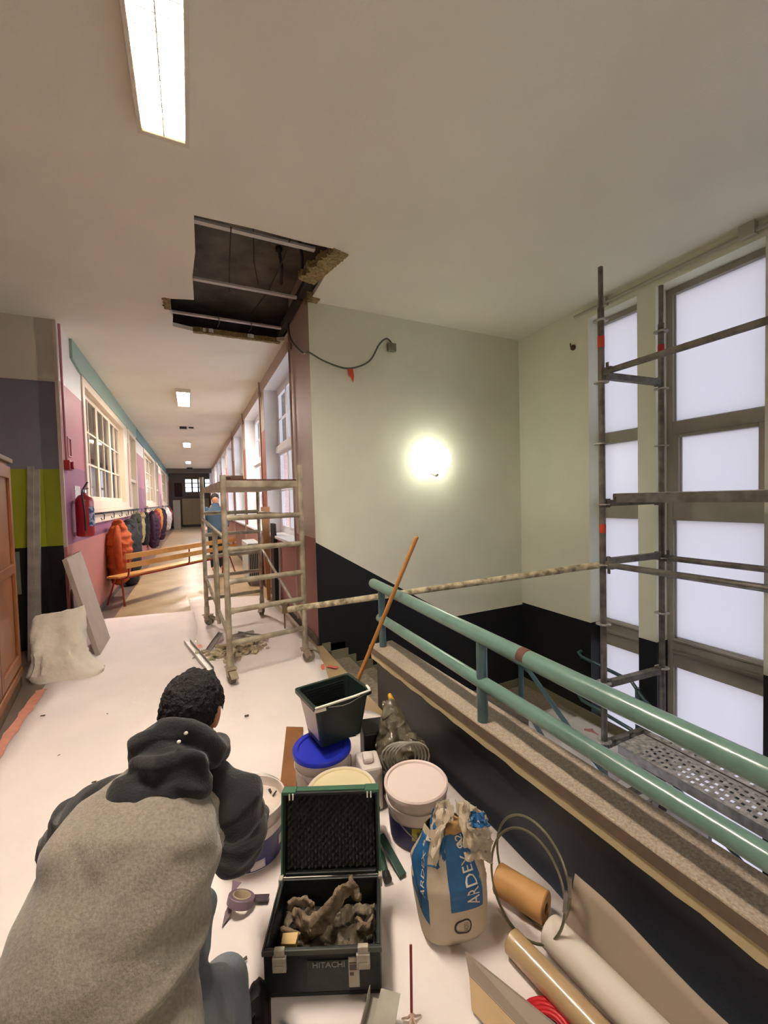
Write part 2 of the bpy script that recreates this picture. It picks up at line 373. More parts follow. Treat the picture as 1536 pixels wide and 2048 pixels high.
for di, (a, c) in enumerate(doors):
    D = thing('door_%d' % (di+1), (XL, (a+c)/2, 0), None, None, kind='structure')
    OB('door_frame', MB().box((XL-.14, a, 0), (XL+.03, a+.09, 3.30)).box((XL-.14, c-.09, 0), (XL+.03, c, 3.30)).box((XL-.14, a+.09, 3.2), (XL+.03, c-.09, 3.30)).box((XL-.14, a+.09, 2.1), (XL, c-.09, 2.18)), m_wf, D, .005)
    lf = OB('door_leaf', MB().box((XL-.11, a+.09, .01), (XL-.07, c-.09, 2.1)), m_doorp, D, .004)
    OB('door_panel', MB().box((XL-.075, a+.22, .25), (XL-.06, c-.22, .9)).box((XL-.075, a+.22, 1.1), (XL-.06, c-.22, 1.9)), m_doorp, lf, .006)
    OB('door_handle', MB().cyl((XL-.07, a+.16, 1.0), (XL-.02, a+.16, 1.0), .01).cyl((XL-.025, a+.16, 1.0), (XL-.025, a+.27, 1.0), .009), mat('handle_metal', (150,150,150), .3, 1), lf)
    OB('transom_panel', MB().box((XL-.1, a+.09, 2.18), (XL-.08, c-.09, 3.2)), m_doorp, D)
# wall facing the camera at the corridor mouth, left
m_lf = banded('block_paint', [(-2, (24, 24, 26)), (1.1, (158, 166, 40)), (1.96, (132, 128, 144)), (2.9, (222, 216, 202))])
struct('wall_front_left', MB().box((-3.3, YL, 0), (XL-.03, YL+.5, CZ)), m_lf)
struct('trim_2', MB().box((XL-.03, YL-.005, 1.1), (XL+.004, YL+.02, CZ)), mat('corner_bead', (196, 178, 166), .5))
struct('wall_near_left', MB().box((-3.4, -7.2, 0), (-3.3, 6.1, CZ)), m_dim)
struct('wall_rear', MB().box((-3.4, -7.3, -2.2), (4.45, -7.2, CZ)), m_dim)
# far end wall
m_far = mat('far_wall_paint', (112, 104, 96), .8, nscale=.8, namt=.1)
b = MB().box((-1.45, 30, 0), (-.36, 30.2, CZ)).box((1.3, 30, 0), (1.6, 30.2, CZ)).box((-.36, 30, 0), (1.3, 30.2, 2.25)).box((-.36, 30, 3.2), (1.3, 30.2, CZ))
struct('wall_end', b, m_far)
struct('trim_3', MB().box((XL, 26.6, 3.35), (XR, 26.9, CZ)), m_far)
W = wempty((.47, 30, 2.25)); m_dark = mat('dark_frame', (38, 34, 32), .5)
f = MB().box((-.36, 30.02, 2.25), (1.3, 30.08, 2.31)).box((-.36, 30.02, 3.14), (1.3, 30.08, 3.2)).box((-.36, 30.02, 2.31), (-.30, 30.08, 3.14)).box((1.24, 30.02, 2.31), (1.3, 30.08, 3.14))
OB('window_frame', f, m_dark, W)
g = MB()
for x in (.1, .48, .86): g.box((x-.05, 30.03, 2.31), (x+.05, 30.07, 3.14))
for z in (2.6, 2.88): g.box((-.30, 30.03, z-.03), (1.24, 30.07, z+.03))
OB('glazing_bar', g, m_dark, W); OB('pane', MB().box((-.30, 30.045, 2.31), (1.24, 30.05, 3.14)), m_glass, W)
# right wall of the corridor with deep window bays
TER = (150, 92, 80); m_right = banded('window_wall_paint', [(-2, (150, 104, 96)), (1.12, (190, 172, 160))],
                ysplit=(6.9, [(-2, (150, 108, 100)), (1.0, (160, 98, 84)), (2.75, (182, 166, 154))]))
bays = [(5.0, 7.05)] + [(7.6+2.65*k, 9.75+2.65*k) for k in range(8)]
XO = 1.46; b = MB(); cur = YB
for a, c in bays:
    b.box((XR, cur, 0), (XO, a, 4.0 if cur < 5 else CZ)); b.box((XR, a, 0), (XO, c, .98)); b.box((XR, a, 3.42), (XO, c, CZ)); cur = c
b.box((XR, cur, 0), (XO, 30.2, CZ))
struct('wall_right', b, m_right)
m_rev = mat('white_reveal_paint', (232, 232, 236), .45, nscale=2, namt=.05)
b = MB()
for a, c in bays:
    b.box((XR+.003, a, .98), (XO, a+.006, 3.42)); b.box((XR+.003, c-.006, .98), (XO, c, 3.42)); b.box((XR+.003, a, 3.414), (XO, c, 3.42))
struct('trim_4', b, m_rev)
XF = 1.38
for bi, (a, c) in enumerate(bays):
    W = wempty((XF, (a+c)/2, .98)); sashes = 3
    OB('sill', MB().box((XR-.04, a-.01, .98), (XF+.03, c+.01, 1.02)), m_rev, W, .005)
    a2, c2 = a+.006, c-.006
    OB('window_frame', MB().box((XF, a2, 1.02), (XF+.06, a2+.06, 3.41)).box((XF, c2-.06, 1.02), (XF+.06, c2, 3.41)).box((XF, a2+.06, 3.35), (XF+.06, c2-.06, 3.41)).box((XF, a2+.06, 1.02), (XF+.06, c2-.06, 1.08)).box((XF-.05, a2, 2.36), (XF+.06, c2, 2.46)), m_rev, W, .004)
    if bi < 6:
        for z0, z1 in ((1.08, 2.36), (2.46, 3.35)):
            cw = (c2-a2-.12)/sashes
            for k in range(sashes):
                ya = a2+.06+k*cw; yb = ya+cw
                s = MB().box((XF+.005, ya+.004, z0), (XF+.05, ya+.05, z1)).box((XF+.005, yb-.05, z0), (XF+.05, yb-.004, z1)).box((XF+.005, ya+.05, z0), (XF+.05, yb-.05, z0+.05)).box((XF+.005, ya+.05, z1-.05), (XF+.05, yb-.05, z1))
                ca = OB('casement', s, m_rev, W)
                zm = (z0+z1)/2
                OB('glazing_bar', MB().box((XF+.01, ya+.05, zm-.012), (XF+.04, yb-.05, zm+.012)), m_rev, ca)
                OB('pane', MB().box((XF+.022, ya+.05, z0+.05), (XF+.027, yb-.05, zm-.012)), m_glass, ca)
                OB('pane', MB().box((XF+.022, ya+.05, zm+.012), (XF+.027, yb-.05, z1-.05)), m_glass, ca)
    else:
        OB('pane', MB().box((XF+.022, a2+.06, 1.08), (XF+.027, c2-.06, 3.35)), m_glass, W)
# baseboard along the right wall
struct('baseboard_right', MB().box((XR-.018, YB, 0), (XR, 29.9, .09)), mat('dark_baseboard', (70, 58, 50), .5), .004)
struct('baseboard_left', MB().box((XL, YL+.1, 0), (XL+.015, 10.9, .08)), mat('grey_baseboard', (96, 84, 78), .5), .004)
# heating pipes running up the piers
m_pipe = mat('cream_pipe', (172, 150, 132), .4)
for y in (4.93, 7.3, 9.95, 12.6):
    tag(OB('wall_pipe', MB().tube([(XR-.03, y, .1), (XR-.03, y, 3.40), (XR-.03, y, CZ)], .013, 10).cyl((XR-.03, y, 3.36), (XR-.03, y, 3.44), .03), m_pipe), {4.93:'thin painted pipe running up the pier at the stairwell corner',7.3:'thin painted pipe between the nearest and second corridor windows',9.95:'thin painted pipe between the second and third corridor windows',12.6:'thin painted pipe beyond the third corridor window'}[y], 'pipe')
# stairwell walls
m_back = banded('stairwell_paint', [(-3, (232, 234, 216))], slope=(1.10, 1.17, .607, .052, (26, 28, 31)))
struct('wall_back', MB().box((XO, YB, -1.3), (XW+.35, YB+.2, 4.0)).box((XR+.001, YB-.001, -1.3), (XO, YB+.0, 4.0)).box((1.2, YB-.001, -1.3), (XO, YB+.2, 0)), m_back)
m_win = banded('stair_window_wall_paint', [(-3, (26, 28, 31)), (.055, (232, 234, 216))])
XG = 4.24; XO2 = 4.36
pill = [(2.385, 2.56), (1.40, 1.574), (.41, .585), (-.58, -.405), (-1.57, -1.395), (-2.56, -2.385)]
b = MB().box((XW, 3.105, -2.9), (XO2, YB, CZ)).box((XW, 1.0-8.2, 3.46), (XO2, 3.105, CZ)).box((XW, -7.2, -2.9), (XO2, -2.56, 3.46))
for a, c in pill: b.box((XW, a, -2.9), (XO2, c, 3.46))
struct('wall_stair_right', b, m_win)
# metal conduit along the head of the windows with a fixing
tag(OB('head_conduit', MB().tube([(XW-.03, YB-.9, 3.53), (XW-.03, 2.5, 3.53), (XW-.03, 1.2, 3.525), (XW-.03, -1.0, 3.53)], .016, 10).box((XW-.06, 1.62, 3.50), (XW, 1.72, 3.60)).box((XW-.05, 2.86, 3.50), (XW, 2.95, 3.58)), mat('painted_conduit', (176, 172, 158), .5)), 'painted conduit fixed above the tall stairwell windows', 'conduit')
ops = [(2.56, 3.105), (1.574, 2.385), (.585, 1.40), (-.405, .41), (-1.395, -.58), (-2.385, -1.57)]
rows = [(-2.6, -.17), (.11, 1.26), (1.45, 2.08), (2.20, 3.40)]
for oi, (a, c) in enumerate(ops):
    W = wempty((XG, (a+c)/2, -2.9)); fr = .055 if oi else .03
    f = MB().box((XG-.05, a, -2.9), (XG+.05, a+fr, 3.46)).box((XG-.05, c-fr, -2.9), (XG+.05, c, 3.46))
    for z0, z1 in ((-.17, .11), (1.26, 1.45), (2.08, 2.20), (3.40, 3.46)): f.box((XG-.05, a+fr, z0), (XG+.05, c-fr, z1))
    f.box((XG-.07, a+fr, .085), (XG-.05, c-fr, .105)).box((XG-.07, a+fr, -.03), (XG-.05, c-fr, .0))
    OB('window_frame', f, m_frame, W, .004)
    for ri, (z0, z1) in enumerate(rows):
        i = .05 if (ri == 2 and oi) else 0
        if i:
            OB('casement', MB().box((XG-.055, a+fr, z0), (XG+.02, a+fr+.05, z1)).box((XG-.055, c-fr-.05, z0), (XG+.02, c-fr, z1)).box((XG-.055, a+fr+.05, z1-.03), (XG+.02, c-fr-.05, z1)).box((XG-.055, a+fr+.05, z0), (XG+.02, c-fr-.05, z0+.03)), m_frame, W, .004)
        OB('pane', MB().box((XG-.004, a+fr+i, z0+(.03 if i else 0)), (XG+.004, c-fr-i, z1-(.03 if i else 0))), m_frost, W)
        OB('glazing_bead', MB().box((XG-.016, a+fr+i, z0+(.03 if i else 0)), (XG-.006, a+fr+i+.012, z1-(.03 if i else 0))).box((XG-.016, c-fr-i-.012, z0+(.03 if i else 0)), (XG-.006, c-fr-i, z1-(.03 if i else 0))).box((XG-.016, a+fr+i, z0+(.03 if i else 0)), (XG-.006, c-fr-i, z0+(.042 if i else .012))), mat('bead_paint', (190, 190, 192), .4), W)
# stairs
m_terr = mat('terrazzo', (182, 168, 150), .5, nscale=150, rgb2=(150, 134, 116), detail=3, bump=.15, bscale=160, lo=.35, hi=.65)
m_step = mat('stone_step', (150, 140, 122), .6, nscale=30, rgb2=(124, 112, 94), detail=5)
S = thing('staircase', (2.6, 3.4, -1.05), None, None, kind='structure')
for k in range(5):
    x0 = 1.2+.288*k; OB('step', MB().box((x0, 2.9, -.175*(k+1)-.2), (x0+.30, YB-.001, -.175*(k+1))), m_step, S, .006)
OB('landing', MB().box((2.64, 2.5, -1.30), (XW, YB-.001, -1.05)), m_step, S)
for k in range(9):
    y1 = 2.5-.28*k; z = -1.225-.175*k; OB('step', MB().box((2.9, y1-.30, z-.2), (XW, y1, z)), m_step, S, .006)
OB('lower_floor', MB().box((1.28, -7.2, -2.95), (XW, 2.8, -2.85)), m_step, S)
# stringer wall beside the upper flight, stone capped with end post
zt = lambda x: .147 - .64*(x-1.66)
b = MB().prism([(1.28, 2.81, zt(1.28)-.04), (2.70, 2.81, zt(2.70)-.04), (2.70, 2.81, -1.30), (1.28, 2.81, -1.30)], (0, .09, 0))
struct('wall_stringer', b, m_black)
m_grey = mat('grey_stone', (120, 112, 98), .6, nscale=25, namt=.2)
b = MB().prism([(1.28, 2.79, zt(1.28)-.04), (2.76, 2.79, zt(2.76)-.04), (2.76, 2.79, zt(2.76)+.01), (1.28, 2.79, zt(1.28)+.01)], (0, .13, 0)).box((2.70, 2.79, -1.05), (2.76, 2.92, zt(2.76)-.03))
struct('trim_5', b, m_grey, .003)
# low wall beside the landing with terrazzo coping
def skew(mb):
    for q in mb.v: q.x += (2.72-q.y)*.034 + .016
    return mb
struct('wall_parapet', skew(MB().box((1.187, -7.2, -2.9), (1.285, 2.72, .415))), m_black, .004)
b = MB()
def drip(u, v):
    y = 2.72 - 9.9*u; return (1.140, y, .372 + .045*v + (1-v)*.012*noise.noise(V3((y*9, 0, 3))))
b.grid(drip, 160, 1, thick=(.045, 0, 0))
struct('trim_6', skew(b), mat('filler_strip', (190, 176, 138), .8))
struct('trim_8', skew(MB().box((1.1325, -7.2, .418), (1.1345, 2.744, .460))), mat('coping_edge_brown', (108, 92, 74), .6, nscale=20, namt=.2))
struct('trim_7', skew(MB().box((1.135, -7.2, .417), (1.325, 2.745, .467))), m_terr, .006)
# stepped skirting where the stair meets the back wall
b = MB(); pts = [(1.2, .0)]
for k in range(5): b.box((1.2+.288*k, YB-.016, -.175*(k+1)), (1.2+.288*(k+1), YB-.0015, -.175*(k+1)+.10)); b.box((1.2+.288*k, YB-.016, -.175*(k+1)), (1.2+.288*k+.09, YB-.0015, -.175*k+.02))
b.box((2.64, YB-.016, -1.05), (XW, YB-.0015, -.95)); b.box((XW-.014, 2.5, -1.05), (XW-.0005, YB-.016, -.95))
struct('baseboard_stair', b, mat('skirting_grey_green', (120, 116, 92), .6))
# exterior: brick wing across the yard and ground far below
def brick():
    m = bpy.data.materials.new('far_brickwork'); m.use_nodes = True; t = m.node_tree; N = t.nodes; L = t.links; p = N['Principled BSDF']
    g = N.new('ShaderNodeNewGeometry'); mp = N.new('ShaderNodeMapping'); mp.inputs['Rotation'].default_value = (radians(90), 0, 0); br = N.new('ShaderNodeTexBrick'); br.inputs['Scale'].default_value = 4
    br.inputs['Color1'].default_value = (*lin((176, 128, 120)), 1); br.inputs['Color2'].default_value = (*lin((150, 104, 98)), 1); br.inputs['Mortar'].default_value = (*lin((200, 186, 184)), 1); br.inputs['Mortar Size'].default_value = .03
    L.new(g.outputs['Position'], mp.inputs[0]); L.new(mp.outputs[0], br.inputs['Vector']); L.new(br.outputs['Color'], p.inputs['Base Color']); return m
B_ = thing('brick_building', (8, 20, -4), 'red brick wing seen across the yard through the nearest corridor window', 'building')
OB('wall', MB().box((3.35, 20, -4), (14, 24, 9)), brick(), B_)
struct('ground_outside', MB().box((1.5, 4.4, -4.4), (60, 90, -4.3)), mat('asphalt', (120, 120, 120), .9))
# ================================================================== LAMPS
m_lampbody = mat('lamp_housing', (222, 214, 196), .4)
m_tube = emit('fluorescent_light', (1.0, .87, .75), LAMP)
m_louv = mat('louvre', (225, 222, 210), .3)
def ceiling_lamp(y0, y1, label, x0=-.18, x1=.07, near=False):
    t = thing('ceiling_lamp', ((x0+x1)/2, (y0+y1)/2, CZ-.06), label, 'ceiling lamp', 'fluorescent ceiling lamps down the corridor')
    z0 = CZ-.06
    OB('housing', MB().box((x0, y0, z0), (x0+.022, y1, CZ)).box((x1-.022, y0, z0), (x1, y1, CZ)).box((x0+.022, y0, z0), (x1-.022, y0+.03, CZ)).box((x0+.022, y1-.03, z0), (x1-.022, y1, CZ)).box((x0+.022, y0+.03, CZ-.012), (x1-.022, y1-.03, CZ)), m_lampbody, t, .003)
    OB('light_panel', MB().box((x0+.024, y0+.10 if near else y0+.03, CZ-.025), (x1-.024, y1-.10 if near else y1-.03, CZ-.018)), m_tube, t)
    if near:
        g = MB(); xm = (x0+x1)/2; n = 15
        g.box((xm-.003, y0+.03, z0+.004), (xm+.003, y1-.03, CZ-.03))
        for k in range(n+1):
            y = y0+.06+(y1-y0-.12)*k/n; g.box((x0+.023, y-.0025, z0+.006), (x1-.023, y+.0025, CZ-.035))
        OB('louvre', g, m_louv, t)
    return t
ceiling_lamp(1.36, 2.57, 'long bright louvred fluorescent lamp on the ceiling nearest the viewer', near=True)
ceiling_lamp(8.15, 9.36, 'glowing rectangular ceiling lamp, first one down the corridor beyond the ceiling hole')
ceiling_lamp(14.95, 16.1, 'small glowing ceiling lamp, second one down the corridor beyond the hole')
ceiling_lamp(21.6, 22.75, 'farthest glowing lamp on the corridor ceiling')
ceiling_lamp(-5.2, -4.0, 'fluorescent ceiling lamp behind the viewer')
# added fill panels, out of view, brightening the classroom behind the interior windows
t = thing('classroom_fill', (-3.6, 9, CZ-.06), 'added glowing fill panel brightening the classroom behind the interior windows', 'ceiling lamp')
OB('housing', MB().box((-3.7, 8.4, CZ-.05), (-3.45, 9.6, CZ)), m_lampbody, t); OB('light_panel', MB().box((-3.68, 8.42, CZ-.06), (-3.47, 9.58, CZ-.052)), emit('classroom_fill_glow', (1, .88, .75), 20), t)
t2 = thing('classroom_fill', (-3.6, 16.5, CZ-.06), 'added glowing fill panel brightening the classroom behind the second interior window', 'ceiling lamp')  # another added fill, unseen, for the panes farther down
OB('housing', MB().box((-3.7, 15.9, CZ-.05), (-3.45, 17.1, CZ)), m_lampbody, t2); OB('light_panel', MB().box((-3.68, 15.92, CZ-.06), (-3.47, 17.08, CZ-.052)), MATS.get('x') or bpy.data.materials['classroom_fill_glow'], t2)
# globe lamp on the stairwell wall
t = thing('globe_lamp', (2.6, YB, 1.98), 'lit round opal globe lamp on the stairwell wall', 'wall lamp')
OB('globe', MB().ell((2.6, YB-.17, 1.98), (.155, .155, .155), nu=32, nv=20), emit('opal_glow', (1.0, 1.0, .80), GLOBE), t)
OB('wall_mount', MB().cyl((2.6, YB, 1.93), (2.6, YB-.05, 1.93), .06).tube([(2.6, YB-.04, 1.83), (2.6, YB-.13, 1.80), (2.6, YB-.17, 1.825)], .02), mat('porcelain', (205, 205, 190), .3), t)
# ================================================================== CEILING HOLE
m_rail = mat('white_metal_channel', (206, 200, 196), .35, nscale=6, namt=.15)
m_rust = mat('rusty_wire', (60, 48, 40), .8)
for i, (y, x0, x1) in enumerate(((3.40, .10, 1.03), (4.27, .10, 1.13), (5.09, -.13, 1.13))):
    tag(OB('ceiling_channel', MB().box((x0, y-.022, CZ+.06), (x1, y+.022, CZ+.064)).box((x0, y-.022, CZ+.064), (x1, y-.019, CZ+.08)).box((x0, y+.019, CZ+.064), (x1, y+.022, CZ+.08)), m_rail),
        ('pale metal channel across the ceiling hole, nearest the viewer', 'pale metal channel across the middle of the ceiling hole', 'pale metal channel across the far narrow end of the ceiling hole')[i], 'metal channel', 'channels across the ceiling hole')
WR = [([(.36,3.36,3.66),(.40,4.0,3.70),(.44,4.5,3.72)],'thin wire crossing the ceiling hole at its left'),([(.80,3.2,3.66),(.82,3.6,3.68),(.80,4.3,3.7),(.72,5.0,3.75)],'thin wire running the length of the ceiling hole'),([(.58,3.7,3.98),(.62,4.0,3.80),(.70,4.3,3.75)],'short wire hanging from the slab in the ceiling hole'),
      ([(.36,5.0,3.66),(.38,5.12,3.64),(.37,5.3,3.66)],'bent tie wire at the far end of the ceiling hole'),([(.72,5.0,3.66),(.74,5.15,3.64),(.73,5.32,3.66)],'tie wire near the far right of the ceiling hole')]
for p, l in WR: tag(OB('tie_wire', MB().tube(p, .006, 6), m_rust), l, 'wire', 'wires in the ceiling hole')
m_cabk = mat('black_cable', (26, 24, 24), .6)
for p, l in (([(.98,3.72,3.95),(1.04,3.85,3.86),(1.10,4.1,3.80),(1.13,4.3,3.9)],'thick black cable drooping in the upper right of the ceiling hole'),([(.86,4.02,3.98),(.90,4.08,3.84),(.93,4.3,3.80),(.98,4.5,3.92)],'short black cable end hanging in the ceiling hole')):
    tag(OB('hanging_cable', MB().tube(p, .016, 8).ell(p[0], (.035,.035,.035)), m_cabk), l, 'cable', 'cables in the ceiling hole')
m_wool = mat('straw_board', (172, 154, 108), .95, nscale=45, rgb2=(120, 104, 68), bump=.8, bscale=70)
def ragged(name, a, b, wd, seed, label, z=CZ):
    random.seed(seed); m = MB(); a, b = V3(a), V3(b); d = b-a; n = V3((-d.y, d.x, 0)).normalized(); N_ = 26
    def fn(u, v):
        j = noise.noise(V3((u*9, v*4, seed)))*wd*.5 + noise.noise(V3((u*31, v*7, seed)))*wd*.3
        p = a + d*u + n*(wd*(v-.5) + j*v); p.z = z - .014 + .012*noise.noise(V3((u*22, v*9, seed+3))); return p
    m.grid(fn, N_, 5, thick=(0, 0, .06)); return tag(OB(name, m, m_wool), label, 'board edge', 'torn board edges of the ceiling hole', 'stuff')
ragged('torn_board_edge', (1.20,3.22,CZ), (1.06,3.78,CZ), .15, 3, 'torn straw board edge at the right corner of the ceiling hole')
ragged('torn_board_edge', (1.22,4.05,CZ), (1.20,4.22,CZ), .10, 5, 'torn straw board stub where the hole meets the stairwell wall')
ragged('torn_board_edge', (1.12,5.36,CZ), (.1,5.38,CZ), .05, 8, 'ragged straw edge along the far side of the ceiling hole')
ragged('torn_board_edge', (-.14,4.62,CZ), (-.14,4.86,CZ), .06, 9, 'small torn board corner at the left of the ceiling hole')
# beam face inside the hole along the wall, dark
tag(OB('void_batten', MB().box((1.08, 3.8, CZ+.06), (1.15, 5.35, CZ+.12)), mat('dark_timber', (52, 44, 36), .8)), 'dark timber batten inside the ceiling hole along the wall', 'batten')
# cable from the hole to the junction box
m_gcab = mat('grey_cable', (92, 94, 84), .5)
def bez(P, n=24):
    out = []; m = len(P)
    for i in range(m-1):
        p0 = V3(P[max(i-1,0)]); p1 = V3(P[i]); p2 = V3(P[i+1]); p3 = V3(P[min(i+2,m-1)])
        for k in range(n):
            t = k/n; out.append(.5*((2*p1)+(p2-p0)*t+(2*p0-5*p1+4*p2-p3)*t*t+(3*p1-p0-3*p2+p3)*t*t*t))
    return out + [V3(P[-1])]
t = thing('wall_cable', (2.1, YB, 3.2), 'loose grey cable swagged from the ceiling hole to a junction box', 'cable')
OB('cable', MB().tube(bez([(1.13,4.9,3.68),(1.12,4.75,3.42),(1.13,4.3,3.12),(1.15,4.11,3.06),(1.33,4.12,2.99),(1.58,4.12,2.95),(1.82,4.12,3.05),(1.95,4.12,3.25),(2.04,4.12,3.33),(2.10,4.12,3.30),(2.11,4.12,3.27)], 8), .009, 8), m_gcab, t)
OB('junction_box', MB().box((2.06, YB-.045, 3.20), (2.16, YB, 3.29)).cyl((2.11, YB-.05, 3.245), (2.11, YB-.04, 3.245), .03), mat('box_grey', (130, 130, 118), .5), t, .006)
OB('orange_tag', MB().prism([(1.57, 4.115, 2.95), (1.63, 4.115, 2.955), (1.64, 4.112, 2.87), (1.625, 4.108, 2.80), (1.60, 4.112, 2.86), (1.575, 4.115, 2.87)], (0, .004, 0)), mat('orange_tape', (214, 84, 44), .6), t)
tag(OB('wall_hook', MB().cyl((XW, 3.29, 3.21), (XW-.02, 3.29, 3.21), .03).tube([(XW-.02, 3.29, 3.21), (XW-.05, 3.29, 3.21), (XW-.055, 3.29, 3.25)], .008), mat('brass_dark', (110, 86, 56), .4, .6)), 'small round brass stub on the wall left of the stair windows', 'wall fitting')
# ================================================================== LEFT WALL THINGS
# long painted fascia boards above the windows
m_t1 = mat('pale_teal', (140, 166, 152), .6, nscale=2, namt=.05); m_t2 = mat('deep_teal', (92, 134, 138), .6, nscale=2, namt=.05)
b = MB().prism([(XL, 6.15, CZ-.004), (XL, 12.5, CZ-.004), (XL, 12.5, 3.30), (XL, 6.55, 3.30), (XL, 6.15, 3.36)], (.03, 0, 0)); tag(OB('fascia_board', b, m_t1), 'pale teal fascia board above the nearest interior window', 'fascia board')
tag(OB('fascia_board', MB().box((XL, 12.5, 3.30), (XL+.03, 29.9, CZ-.004)), m_t2), 'darker teal fascia board above the farther interior windows', 'fascia board')
# conduit, switch outline, red alarm box
m_pk = mat('pink_pipe', (170, 110, 112), .4); m_red = mat('signal_red', (150, 20, 28), .35, coat=.3)
t = thing('alarm_point', (XL, 5.78, 1.95), 'small red alarm box at the foot of a pipe near the corridor corner', 'alarm box')
OB('conduit', MB().tube([(XL+.02, 5.66, 3.58), (XL+.02, 5.66, 3.0), (XL+.02, 5.68, 2.06)], .013, 10), m_pk, t)
OB('alarm_box', MB().box((XL, 5.62, 1.96), (XL+.06, 5.78, 2.07)).cyl((XL+.06, 5.70, 2.015), (XL+.085, 5.70, 2.015), .045), m_red, t, .006)
OB('sign_holder', MB().box((XL, 5.82, 2.13), (XL+.012, 5.835, 2.36)).box((XL, 5.95, 2.13), (XL+.012, 5.965, 2.36)).box((XL, 5.835, 2.13), (XL+.012, 5.95, 2.145)).box((XL, 5.835, 2.345), (XL+.012, 5.95, 2.36)), m_pk, t)
tag(OB('safety_notice', MB().box((XL, 6.05, 1.42), (XL+.004, 6.32, 1.80)), mat('paper_notice', (214, 208, 204), .7, nscale=40, rgb2=(170, 166, 166), lo=.5, hi=.55)), 'white paper notice on the wall behind the fire extinguisher', 'notice')
# fire extinguisher
t = thing('fire_extinguisher', (XL+.11, 5.93, 1.18), 'red fire extinguisher hung on the purple and pink corridor wall', 'fire extinguisher')
c = (XL+.115, 5.93, 1.18)
OB('cylinder', MB().lathe([(0,.0),(.05,.0),(.082,.012),(.092,.04),(.092,.42),(.084,.46),(.06,.495),(.03,.51),(.026,.53),(0,.53)], c, 28), m_red, t)
OB('valve', MB().lathe([(0,.52),(.026,.52),(.028,.56),(.018,.58),(0,.58)], c, 16), mat('chrome', (190,190,190), .2, 1), t)
OB('lever', MB().bar((c[0], c[1]-.02, c[2]+.575), (c[0]+.02, c[1]+.1, c[2]+.66), .02, .008).bar((c[0], c[1]-.02, c[2]+.56), (c[0]+.02, c[1]+.11, c[2]+.585), .02, .008), m_cabk, t)
OB('hose', MB().tube(bez([(c[0]-.01, c[1]-.02, c[2]+.56), (c[0]-.0, c[1]-.10, c[2]+.5), (c[0]+.02, c[1]-.115, c[2]+.3), (c[0]+.02, c[1]-.11, c[2]+.08)], 6), .009, 8), m_cabk, t)
for zb_ in (.02, .40): OB('wall_bracket', MB().box((XL, c[1]-.03, c[2]+zb_), (XL+.03, c[1]+.03, c[2]+zb_+.04)), mat('chrome', (1,1,1)), t)
def wrap(cx, cy, r, a0, z0, z1, da):
    m = MB(); m.grid(lambda u, v: (cx+r*cos(a0+da*u), cy+r*sin(a0+da*u), z0+(z1-z0)*v), 12, 1, thick=(.0, 0, .0005)); return m
LB = OB('label', wrap(c[0], c[1], .0935, -.95, c[2]+.13, c[2]+.36, 1.25), mat('blue_white_label', (188, 196, 214), .5, nscale=24, rgb2=(52, 84, 140), lo=.48, hi=.52), t)
# steel studs leaning on the green and black wall
m_zinc = mat('galvanised_steel', (178, 174, 166), .4, .5, nscale=8, namt=.25)
t = thing('steel_stud', (-1.52, 5.3, 0), 'bundle of tall galvanised steel studs leaning on the green and black wall', 'steel stud')
for k, (x, dx) in enumerate(((-1.53, 0), (-1.485, .006))):
    p = V3((x+dx, 5.22+.02*k, 0)); q = V3((x-.01, 5.555+.01*k, 1.99-.03*k)); d = (q-p).normalized(); r_ = V3((1,0,0)); n_ = d.cross(r_)
    m = MB(); m.bar(p, q, .05, .002, up=n_); m.bar(p + r_*-.025 + n_*.015, q + r_*-.025 + n_*.015, .002, .03, up=n_); m.bar(p + r_*.025 + n_*.015, q + r_*.025 + n_*.015, .002, .03, up=n_)
    OB('stud', m, m_zinc, t)
tag(OB('paper_sheet', MB().box((-1.76, YL-.006, .62), (-1.685, YL-.001, 1.08)), mat('greyed_paper', (120, 124, 112), .8)), 'pale paper sheet stuck on the black wall beside the cupboard', 'paper')
# wooden cupboard at the left edge
m_wood = mat('brown_cupboard_wood', (150, 92, 42), .45, nscale=3, rgb2=(122, 70, 30), detail=8, coat=.2); m_wood2 = mat('worn_plinth_wood', (120, 96, 66), .6, nscale=9, rgb2=(84, 64, 42))
t = thing('wooden_cupboard', (-1.7, 3.5, 0), 'tall brown wooden cupboard at the left edge', 'cupboard')
def cx(y): return -1.285 - .16*(y-3.8)/.75*.6
Rz = Matrix.Rotation(radians(8.5), 4, 'Z'); Mc = Matrix.Translation((-1.40, 4.5, 0)) @ Rz
def cbx(a, b): return MB().box(a, b).xf(Mc)
OB('carcass', cbx((-.62, -2.3, .16), (0, 0, 1.93)), m_wood, t, .004)
OB('plinth', cbx((-.6, -2.3, 0), (.012, .012, .10)), m_wood2, t, .004); OB('plinth_moulding', cbx((-.6, -2.3, .10), (.022, .02, .17)), m_wood, t, .008)
OB('cornice', cbx((-.65, -2.33, 1.93), (.03, .03, 1.97)), m_wood2, t, .006)
m = MB()
for y0, y1 in ((-.75, -.02), (-1.5, -.77), (-2.28, -1.52)):
    for q0, q1 in (((y0), (y0+.07)), ((y1-.07), (y1))): m.box((0, q0, .2), (.02, q1, 1.9))
    for z0, z1 in ((.2, .30), (1.0, 1.08), (1.8, 1.9)): m.box((0, y0+.07, z0), (.02, y1-.07, z1))
OB('door', m.xf(Mc), m_wood, t, .004)
